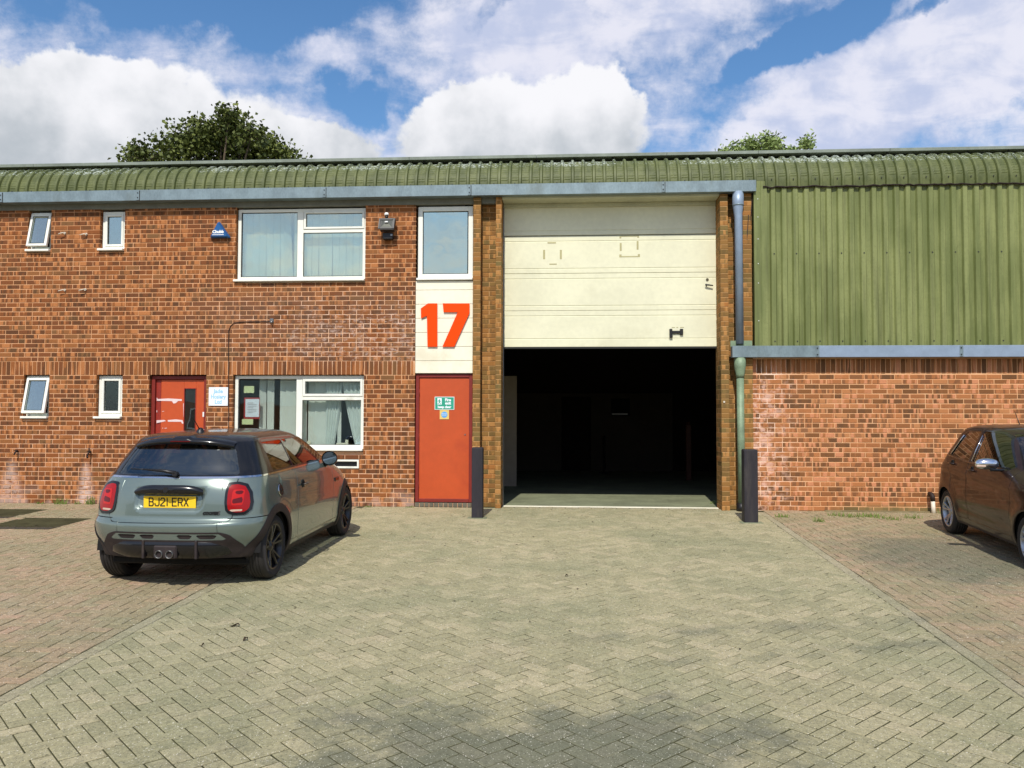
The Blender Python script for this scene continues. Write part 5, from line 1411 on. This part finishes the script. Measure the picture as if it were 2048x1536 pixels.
# lower black trim
def arch(o): return lambda x, y, z: np.minimum(np.maximum(RA+o-np.hypot(x-XR1, z-.31), RA+o-np.hypot(x-XF1, z-.31)), np.abs(y)-.45)
at_, body = split(body, arch(.078)); emit_lr(at_, 'arch_trim', 'trim_black', car, .009, xm=1.9)
sl_, body = split(body, lambda x, y, z: .262-z+np.where((x > 1.05) & (x < 2.8), -.02, 0.)); emit_lr(sl_, 'sill_trim', 'trim_black', car, .003)
bc, body = split(body, lambda x, y, z: np.minimum(.372-z, .8-x)); emit(bc, 'bumper_trim', 'trim_black', car, .006)
bc, body = split(body, lambda x, y, z: np.minimum(sd(np.abs(y), z, [(-1, .30), (-1, .535), (.52, .535), (.60, .51), (.70, .40), (.72, .30)]), .5-x))
strp, bc = split(bc, lambda x, y, z: sd(np.abs(y), z, [(-1, .462), (-1, .522), (.51, .522), (.585, .462)]))
emit(bc, 'diffuser_surround', 'trim_black', car, .006)
gr = []
for a, b in ((.11, .27), (.30, .50)):
    q = [(a+.02, .470), (a-.01, .513), (b, .513), (b-.04, .470)]
    hole, strp = split(strp, lambda x, y, z: sd(np.abs(y), z, q)); emit_lr(hole, 'grille_insert', 'trim_black', car, -.006)
    for k in range(5):
        for l in range(2): pass
emit(strp, 'bumper_strip', 'paint_grey', car, .004)
df = []
rws = []
for z, xo in ((.285, .075), (.33, .03), (.39, .012), (.440, .014), (.455, .03)):
    rws.append([(xo+.20*abs(u)**4, u*(.69 if z < .46 else .65)*(.96 if z < .3 else 1), z) for u in np.linspace(-1, 1, 33)])
MB().grid(rws).put('diffuser', 'gloss_black', car)
for u in (-.30, .22): MB().box(.005, .06, u-.012, u+.012, .29, .46, 0, .005).put('diffuser_fin', 'trim_black', car)
g = MB().box(-.001, .05, -.115, .115, .29, .412, 0, .012); g.put('exhaust_surround', 'trim_black', car)
for s_ in (-1, 1):
    MB().lathe([(.028, .012), (.031, -.012), (.035, -.018), (.037, -.012), (.037, .06), (.030, .06)], 28, 0, 'z').put('exhaust_pipe', 'steel', car).matrix_local = Matrix.Translation((-.005, s_*.052, .335)) @ Matrix.Rotation(R(90), 4, 'Y')
    e = MB().tube([(.02, s_*.052, .335), (.021, s_*.052, .335)], .030, 20).put('exhaust_bore', 'gap_black', car)
# panel gaps: tailgate, door, bonnet, filler
def gap(fn, w=.0042):
    global body
    A, r_ = split(body, lambda x, y, z: fn(x, y, z)-w)
    g_, C = split(r_, lambda x, y, z: fn(x, y, z)+w)
    body = [np.vstack([A[0], C[0]]), np.vstack([A[1], C[1]]), list(A[2])+[tuple(i+len(A[0]) for i in f) for f in C[2]]]
    emit(g_, 'panel_gap', 'gap_black', car, -.012, 0)
tg = [(-.57, .625), (-.61, .66), (-.625, .85), (-.60, 1.5), (.60, 1.5), (.625, .85), (.61, .66), (.57, .625), (.45, .618), (-.45, .618)]
gap(lambda x, y, z: np.where(x < .75, sd(y, z, tg), 1.))
dr = [(1.245, .285), (1.245, .60), (1.285, 1.10), (2.52, 1.10), (2.545, .60), (2.50, .30), (2.46, .285)]
gap(lambda x, y, z: np.where(np.abs(y) > .5, sd(x, z, dr), 1.))
gap(lambda x, y, z: np.where((x > XR1-.6) & (x < XR1) & (np.abs(y) > .55), z-.655, 1.))
gap(lambda x, y, z: np.where((x > 1.0) & (x < 2.8) & (np.abs(y) > .55), z-.30, 1.))
fp, fn_ = hit(561, 980)
tgp, body = split(body, lambda x, y, z: np.minimum(sd(y, z, tg), .75-x)); emit(tgp, 'tailgate', 'paint_grey', car)
for s_ in (-1, 1):
    dp_, body = split(body, lambda x, y, z: np.minimum(sd(x, z, dr), s_*y-.5)); emit(dp_, 'door', 'paint_grey', car)
emit(body, 'body', 'paint_grey', car)
# plate, handle bar, badge, lettering
def tail_x(y, z):
    m = (np.abs(A0[0][:, 1]-y)+np.abs(A0[0][:, 2]-z))+np.where(A0[0][:, 0] > .6, 9, 0); return float(A0[0][int(np.argmin(m)), 0])
zp = .805; xp = .095
pl = MB().box(xp-.006, xp, -.26, .26, zp-.0555, zp+.0555, 0, .002).put('number_plate', 'plate_yellow', car)
RT = lambda x, y, z, t=0: Matrix.Translation((x, y, z)) @ Matrix.Rotation(R(-90), 4, 'Z') @ Matrix.Rotation(R(90+t), 4, 'X')
PLZ = R(0)
GL = {'B': [[(0, 0), (0, 1), (.75, 1), (.95, .85), (.95, .65), (.75, .52), (0, .52)], [(.75, .52), (1, .38), (1, .14), (.8, 0), (0, 0)]], 'J': [[(1, 1), (1, .2), (.8, 0), (.2, 0), (0, .2), (0, .3)]],
      '2': [[(0, .78), (.2, 1), (.8, 1), (1, .8), (1, .62), (0, .12), (0, 0), (1, 0)]], '1': [[(.5, 0), (.5, 1)]], 'E': [[(1, 0), (0, 0), (0, 1), (1, 1)], [(0, .52), (.85, .52)]],
      'R': [[(0, 0), (0, 1), (.8, 1), (1, .85), (1, .63), (.8, .48), (0, .48)], [(.6, .48), (1, 0)]], 'X': [[(0, 0), (1, 1)], [(0, 1), (1, 0)]]}
def glyph(ch, cy, w_, h_, st):
    g = MB()
    for k, ln in enumerate(GL[ch]):
        for i in range(len(ln)-1):
            a = Vector(((ln[i][0]-.5)*w_, (ln[i][1]-.5)*h_)); b = Vector(((ln[i+1][0]-.5)*w_, (ln[i+1][1]-.5)*h_)); d = (b-a).normalized(); n_ = Vector((-d.y, d.x))*st/2; a = a-d*st*.35; b = b+d*st*.35
            q = [a+n_, a-n_, b-n_, b+n_]; x_ = xp-.0068-.0001*(i+k*3)
            g.add([(x_, cy-p.x, zp+p.y) for p in q]+[(xp-.0058, cy-p.x, zp+p.y) for p in q], [(0, 1, 2, 3), (4, 7, 6, 5), (0, 4, 5, 1), (1, 5, 6, 2), (2, 6, 7, 3), (3, 7, 4, 0)])
    g.put('plate_character', 'plate_ink', pl)
for ch, cy in zip('BJ21ERX', (.183, .125, .068, .024, -.048, -.106, -.164)): glyph(ch, cy, .040, .072, .0115)
rws = []
for k in range(9):
    a = math.pi*k/8-math.pi/2; rws.append([(.045+.012*abs(u)**2*4-.034*math.cos(a)*(1-.3*abs(u)**6), u*.345*(1-.03*abs(math.sin(a))), .925-.028*abs(u)**4+(.044-.02*abs(u)**6)*math.sin(a)) for u in np.linspace(-1, 1, 25)])
MB().grid(rws).put('tailgate_handle', 'gloss_black', car)
em = MB().tube([(.016, 0, .925), (.004, 0, .926)], [.028, .024], 20); em.box(.004, .010, -.080, -.024, .922, .931, 0, .002).box(.004, .010, .024, .080, .922, .931, 0, .002); em.put('badge', 'black_plastic', car)
hp, hn = hit(424, 1026.5)
yaw_ = math.atan2(hn.y, hn.x)
Mt = Matrix.Translation(hp+hn*.002) @ Matrix.Rotation(math.atan2(-hn.x, hn.y)+math.pi if False else 0, 4, 'Z')
zax = hn.normalized(); xax = Vector((0, 0, 1)).cross(zax).normalized(); yax = zax.cross(xax)
Mb = Matrix(((xax.x, yax.x, zax.x, hp.x+hn.x*.003), (xax.y, yax.y, zax.y, hp.y+hn.y*.003), (xax.z, yax.z, zax.z, hp.z+hn.z*.003), (0, 0, 0, 1)))
def badge_text(s_, size, px, py, m, sx=1., sh=.3, off_=.003):
    p_, n_ = hit(px, py); z_ = n_.normalized(); x_ = Vector((0, 0, 1)).cross(z_).normalized(); y_ = z_.cross(x_)
    M_ = Matrix(((x_.x, y_.x, z_.x, p_.x+z_.x*.004), (x_.y, y_.y, z_.y, p_.y+z_.y*.004), (x_.z, y_.z, z_.z, p_.z+z_.z*.004), (0, 0, 0, 1)))
    return text('model_lettering', s_, size, M_, m, car, .0015, off_, sx, shear=sh)
badge_text('COOPER', .036, 420.5, 1027, 'gap_black', 1.0, .3, .003); badge_text('S', .046, 437, 1026.5, 'chrome', 1.2, .2, .001)
# wiper, spoiler, aerial
wp = MB().tube([(.135, -.03, 1.072), (.150, .10, 1.092), (.150, .30, 1.104)], [.020, .015, .008], 8).tube([(.150, .24, 1.102), (.150, .42, 1.108)], .006, 6).tube([(.17, -.03, 1.06), (.118, -.03, 1.064)], .024, 12); wp.put('rear_wiper', 'black_plastic', car)
rws = []
for (px_, pz) in ((.60, 1.424), (.48, 1.412), (.36, 1.396), (.300, 1.376), (.292, 1.352), (.31, 1.336), (.38, 1.338), (.46, 1.345)):
    rws.append([(px_+.10*abs(u)**3.2, u*(.505 if px_ < .37 else .52), pz-.05*abs(u)**2.6+(.014 if abs(u) < .16 and .25 < px_ < .5 and pz > 1.37 else 0)) for u in np.linspace(-1, 1, 41)])
MB().grid(rws+[rws[0]]).put('roof_spoiler', 'gloss_black', car)
MB().box(.284, .30, -.10, .10, 1.356, 1.366, 0, .002).put('brake_light', 'light_deep', car)
ap = hit(400, 872)[0]
MB().lathe([(0, .05), (.02, .045), (.035, .02), (.05, -.01)], 14, 0, 'z').put('aerial_base', 'black_plastic', car).location = (.72, .0, 1.43)
MB().tube([(.70, 0, 1.46), (.55, .02, 1.62)], [.006, .003], 6).put('aerial', 'black_plastic', car)
# door handle, filler cap, scuttle badge, mirrors
hp, hn = hit(606, 968)
g = MB().box(hp.x-.075, hp.x+.085, hp.y-.040, hp.y-.022, hp.z-.012, hp.z+.012, 0, .007).box(hp.x-.07, hp.x-.045, hp.y-.03, hp.y+.01, hp.z-.01, hp.z+.01).box(hp.x+.055, hp.x+.08, hp.y-.03, hp.y+.01, hp.z-.01, hp.z+.01)
g.put('door_handle', 'gloss_black', car); MB().tube([(hp.x-.0, hp.y+.01, hp.z), (hp.x, hp.y-.004, hp.z)], [.055, .05], 18).put('handle_cup', 'gap_black', car)
for q, m_, rr_ in ((.003, 'gloss_black', .068), (.008, 'chrome', .060), (.012, 'black_plastic', .052), (.016, 'gloss_black', .02)):
    z_ = fn_.normalized(); rot = z_.to_track_quat('Z', 'Y').to_matrix().to_4x4(); o = MB().tube([(0, 0, -.01), (0, 0, q)], rr_, 24).put('filler_cap', m_, car); o.matrix_local = Matrix.Translation(fp) @ rot
hp, hn = hit(674, 957); MB().box(hp.x-.10, hp.x+.06, hp.y-.012, hp.y+.004, hp.z-.028, hp.z+.022, 0, .010).put('side_scuttle', 'gloss_black', car)
def mirror(parent, x, y, z, s_, m, mg):
    g = MB(); rws = []
    for k in range(9):
        t = k/8; sc = math.sin(max(.02, t)*math.pi/2)**.6; rws.append([(x+.12-.15*t, y+s_*.0+math.cos(a)*.098*sc, z+math.sin(a)*.086*sc) for a in [2*math.pi*i/24 for i in range(24)]])
    g.grid(rws, close=True); o = g.put('door_mirror', m, parent)
    MB().add([(x-.026, y+math.cos(a)*.086, z+math.sin(a)*.074) for a in [2*math.pi*i/24 for i in range(24)]], [tuple(range(24))]).put('mirror_glass', mg, o, normals=False)
    MB().tube([(x+.03, y, z-.03), (x+.06, y-s_*.12, z-.10)], [.03, .035], 8).put('mirror_stalk', 'gloss_black', o)
mirror(car, 2.26, -.90, 1.06, -1, 'gloss_black', 'mirror_glass'); mirror(car, 2.26, .90, 1.06, 1, 'gloss_black', 'mirror_glass')
for xa in (XR1, XF1):
    for s_ in (-1, 1): wheel(car, xa, s_*.742, .312, .205, s_, 'rim_black', 5, .222)
    liner(car, xa, RA+.002, .50, .83)
MB().box(.30, 3.6, -.70, .70, .18, .26, 0, .02).put('underbody', 'gap_black', car)
cabin(car, .75, 2.6, 1.45)
MB().box(2.54, 2.546, -.50, -.40, 1.10, 1.17).put('windscreen_sticker', 'sign_green', car)

# --- the maroon hatchback, tail to the wall, cut by the right edge of the frame
CS2 = .93; TH = R(6.0)
fw2 = Vector((-math.sin(TH), -math.cos(TH), -SLOPE)).normalized(); lf2 = Vector((0, 0, 1)).cross(fw2).normalized(); up2 = fw2.cross(lf2)
XR2, XF2 = .70, 3.21
def yaris_T(cx, cy):      # cx, cy: where the right rear wheel touches the ground
    o = Vector((cx, cy, gz(cy)))-fw2*XR2*CS2+lf2*.80*CS2
    return Matrix(((fw2.x*CS2, lf2.x*CS2, up2.x*CS2, o.x), (fw2.y*CS2, lf2.y*CS2, up2.y*CS2, o.y), (fw2.z*CS2, lf2.z*CS2, up2.z*CS2, o.z), (0, 0, 0, 1)))
T2 = yaris_T(4.88, 11.02)
rowsB = [(.20, .16, .50, 2.7, 3.78, .8, 2.7, .78), (.30, .06, .52, 2.7, 3.88, .85, 2.6, .815), (.45, .0, .56, 2.6, 3.93, .95, 2.5, .838), (.60, 0, .58, 2.5, 3.93, 1.0, 2.5, .8475), (.72, .03, .58, 2.5, 3.90, 1.0, 2.4, .8475), (.86, .06, .58, 2.5, 3.80, 1.1, 2.4, .838),
         (.96, .09, .58, 2.4, 3.58, 1.1, 2.3, .822), (1.02, .12, .57, 2.4, 3.30, 1.0, 2.3, .805), (1.08, .16, .55, 2.4, 3.00, .7, 2.4, .782), (1.12, .19, .54, 2.45, 2.88, .6, 2.5, .765), (1.25, .30, .50, 2.5, 2.62, .55, 2.6, .705), (1.37, .40, .46, 2.6, 2.36, .5, 2.6, .650), (1.44, .47, .46, 2.6, 2.18, .5, 2.5, .605),
         (1.475, .56, .46, 2.4, 2.03, .5, 2.4, .53), (1.498, .72, .4, 2.3, 1.85, .4, 2.3, .38), (1.508, .95, .2, 2.1, 1.55, .2, 2.1, .16), (1.511, 1.18, .02, 2, 1.28, .02, 2, .01)]
def dispB(V):
    x, y, z = V[:, 0], V[:, 1], V[:, 2]; V = V.copy()
    for xa in (XR2, XF2):
        r = np.hypot(x-xa, z-.30); k = np.exp(-((r-.36)/.08)**2)*(np.abs(y) > .6)*(z < .8); V[:, 1] += np.sign(y)*.016*k
    k = np.exp(-((z-.88-(x-1.5)*-.03)/.035)**2)*(x > .4)*(x < 3.2)*(np.abs(y) > .6); V[:, 1] += np.sign(y)*.012*k
    k = np.exp(-((z-.42)/.06)**2)*(x > 1.1)*(x < 2.8)*(np.abs(y) > .6); V[:, 1] -= np.sign(y)*.014*k
    return V
B0 = shell(rowsB, disp=dispB)
car2 = car_root('parked_car', T2, 'dark maroon five door hatchback at the right edge, backed to the orange brick wall', 'car')
hit = caster(B0, T2); body = B0; car_, car = car, car2
for xa in (XR2, XF2): _, body = split(body, lambda x, y, z: np.minimum(.335-np.hypot(x-xa, z-.30), np.abs(y)-.45))
WZ = [hit(a, b)[0] for a, b in ((1942, 863), (1986, 858), (1962, 920), (1932, 906))]
print('REARWIN', [(round(p.x, 2), round(p.z, 2)) for p in WZ])
W1 = [(.74, 1.10), (.86, 1.335), (.96, 1.40), (1.36, 1.435), (1.40, 1.05), (.80, 1.075)]
W2 = [(1.50, 1.045), (1.47, 1.435), (1.95, 1.43), (2.15, 1.38), (2.66, 1.07), (2.60, 1.04)]
frm, body = split(body, side(W1, .016)); gl_, frm = split(frm, side(W1, 0)); emit_lr(flat_n(gl_), 'rear_door_window', 'car_glass', car2, -.006); emit_lr(frm, 'window_frame', 'gloss_black', car2, -.002)
frm, body = split(body, side(W2, .016)); gl_, frm = split(frm, side(W2, 0)); emit_lr(flat_n(gl_), 'front_door_window', 'car_glass', car2, -.006); emit_lr(frm, 'window_frame', 'gloss_black', car2, -.002)
ws, body = split(body, lambda x, y, z: np.minimum(sd(np.abs(y), z, [(-.6, 1.13), (-.6, 1.42), (.50, 1.42), (.62, 1.13)])+.01, x-2.0)); emit(ws, 'windscreen', 'car_glass', car2, -.004)
ws, body = split(body, lambda x, y, z: np.minimum(sd(np.abs(y), z, [(-.6, 1.10), (-.6, 1.40), (.44, 1.40), (.55, 1.10)])+.01, .7-x)); emit(ws, 'rear_window', 'car_glass_dark', car2, -.004)
ws, body = split(body, lambda x, y, z: np.minimum(sd(np.abs(y), z, [(.58, .80), (.60, 1.06), (.80, 1.04), (.80, .84)])+.01, .42-x)); emit(ws, 'tail_lamp', 'light_deep', car2, .004)
dr1 = [(1.02, .46), (.90, .62), (.90, .80), (.62, 1.08), (.80, 1.38), (1.0, 1.455), (1.43, 1.475), (1.455, .80), (1.42, .30), (1.12, .29)]
dr2 = [(1.46, .30), (1.475, .80), (1.445, 1.475), (2.0, 1.47), (2.25, 1.37), (2.78, 1.05), (2.80, .70), (2.74, .30)]
for d_ in (dr1, dr2): gap(lambda x, y, z: np.where(np.abs(y) > .5, sd(x, z, d_), 1.))
gap(lambda x, y, z: np.where((x < .9) & (x > .1) & (np.abs(y) > .4), z-.60, 1.), .003)
hl, body = split(body, lambda x, y, z: np.minimum(sd(np.abs(y), z, [(.50, .66), (.46, .74), (.66, .86), (.80, .88), (.78, .70)])+.01, x-3.1)); emit_lr(hl, 'headlamp', 'reflector_clear', car2, .004)
gr_, body = split(body, lambda x, y, z: np.minimum(sd(np.abs(y), z, [(-.4, .34), (-.4, .58), (.42, .58), (.56, .34)])+.01, x-3.2)); emit(gr_, 'front_grille', 'trim_black', car2, -.006)
gr_, body = split(body, lambda x, y, z: np.minimum(sd(np.abs(y), z, [(-.4, .72), (-.4, .76), (.40, .78), (.42, .74)])+.008, x-3.2)); emit(gr_, 'upper_grille', 'trim_black', car2, -.004)
sl_, body = split(body, lambda x, y, z: .235-z); emit_lr(sl_, 'sill_trim', 'trim_black', car2)
for s_ in (-1, 1):
    for d_ in (dr1, dr2):
        p_, body = split(body, lambda x, y, z: np.minimum(sd(x, z, d_), s_*y-.45)); emit(p_, 'door', 'paint_maroon', car2)
emit(body, 'body', 'paint_maroon', car2)
def on_side(x, z, o=0.):
    v = B0[0]; m = np.hypot(v[:, 0]-x, v[:, 2]-z)+np.where(v[:, 1] > 0, 9, 0); i = int(np.argmin(m)); return Vector(v[i]+B0[1][i]*o)
MB().tube([on_side(a, b, .004) for a, b in ((.735, 1.085), (.775, 1.17), (.825, 1.27), (.88, 1.35))], .008, 6).put('window_trim', 'chrome', car2); g = MB().tube([on_side(a, b, .004) for a, b in ((1.535, 1.05), (1.51, 1.20), (1.495, 1.38))], .007, 6); g.put('window_trim', 'chrome', car2)
g = MB().tube([on_side(a, b, .004) for a, b in ((.66, 1.075), (1.0, 1.055), (1.42, 1.035), (2.0, 1.03), (2.6, 1.035))], .009, 6); g.put('belt_moulding', 'gloss_black', car2)
for x_, z_ in ((.78+.12, .97), (1.62, .94)):
    p = on_side(x_, z_, .0)
    MB().tube([(x_-.09, p.y+.004, z_), (x_-.07, p.y-.03, z_+.004), (x_+.06, p.y-.032, z_+.006), (x_+.08, p.y+.004, z_+.004)], .011, 8).put('door_handle', 'chrome' if False else 'paint_maroon', car2)
    MB().tube([(x_, p.y+.006, z_), (x_, p.y-.003, z_)], [.055, .048], 16).put('handle_cup', 'gap_black', car2)
mp, _ = hit(2030, 940); mx_, my_, mz_ = 2.47, -.96, 1.09
rws = []
for k in range(9):
    a = math.pi*k/8; sc = math.sin(max(.08, min(math.pi-.08, a)))**.7; yy = my_+.13*math.cos(a)
    rws.append([(mx_+.05*math.cos(b)*sc*(1.3 if math.cos(b) > 0 else .6), yy, mz_+.068*math.sin(b)*sc) for b in [2*math.pi*i/20 for i in range(20)]])
o = MB().grid(rws, close=True).put('door_mirror', 'chrome', car2); MB().box(mx_-.03, mx_+.04, my_+.02, my_+.24, mz_-.085, mz_-.055, 0, .01).put('mirror_base', 'gloss_black', o)
MB().box(mx_+.03, mx_+.066, my_-.13, my_-.03, mz_-.035, mz_-.012, 0, .006).put('side_repeater', 'reflector_clear', o)
MB().tube([(.95, 0, 1.505), (.80, 0, 1.68)], [.007, .003], 6).put('aerial', 'black_plastic', car2)
for xa in (XR2, XF2):
    for s_ in (-1, 1): wheel(car2, xa, s_*.735, .300, .185, s_, 'rim_silver', 5, .205)
    liner(car2, xa, .337, .48, .81)
MB().box(.30, 3.7, -.70, .70, .18, .26, 0, .02).put('underbody', 'gap_black', car2)
cabin(car2, .8, 2.75, 1.75, .60, 1.03)
MB().box(2.43, 2.47, -.56, -.44, 1.06, 1.2, 0, .01).put('sun_visor_card', 'notice_yellow', car2) if False else None
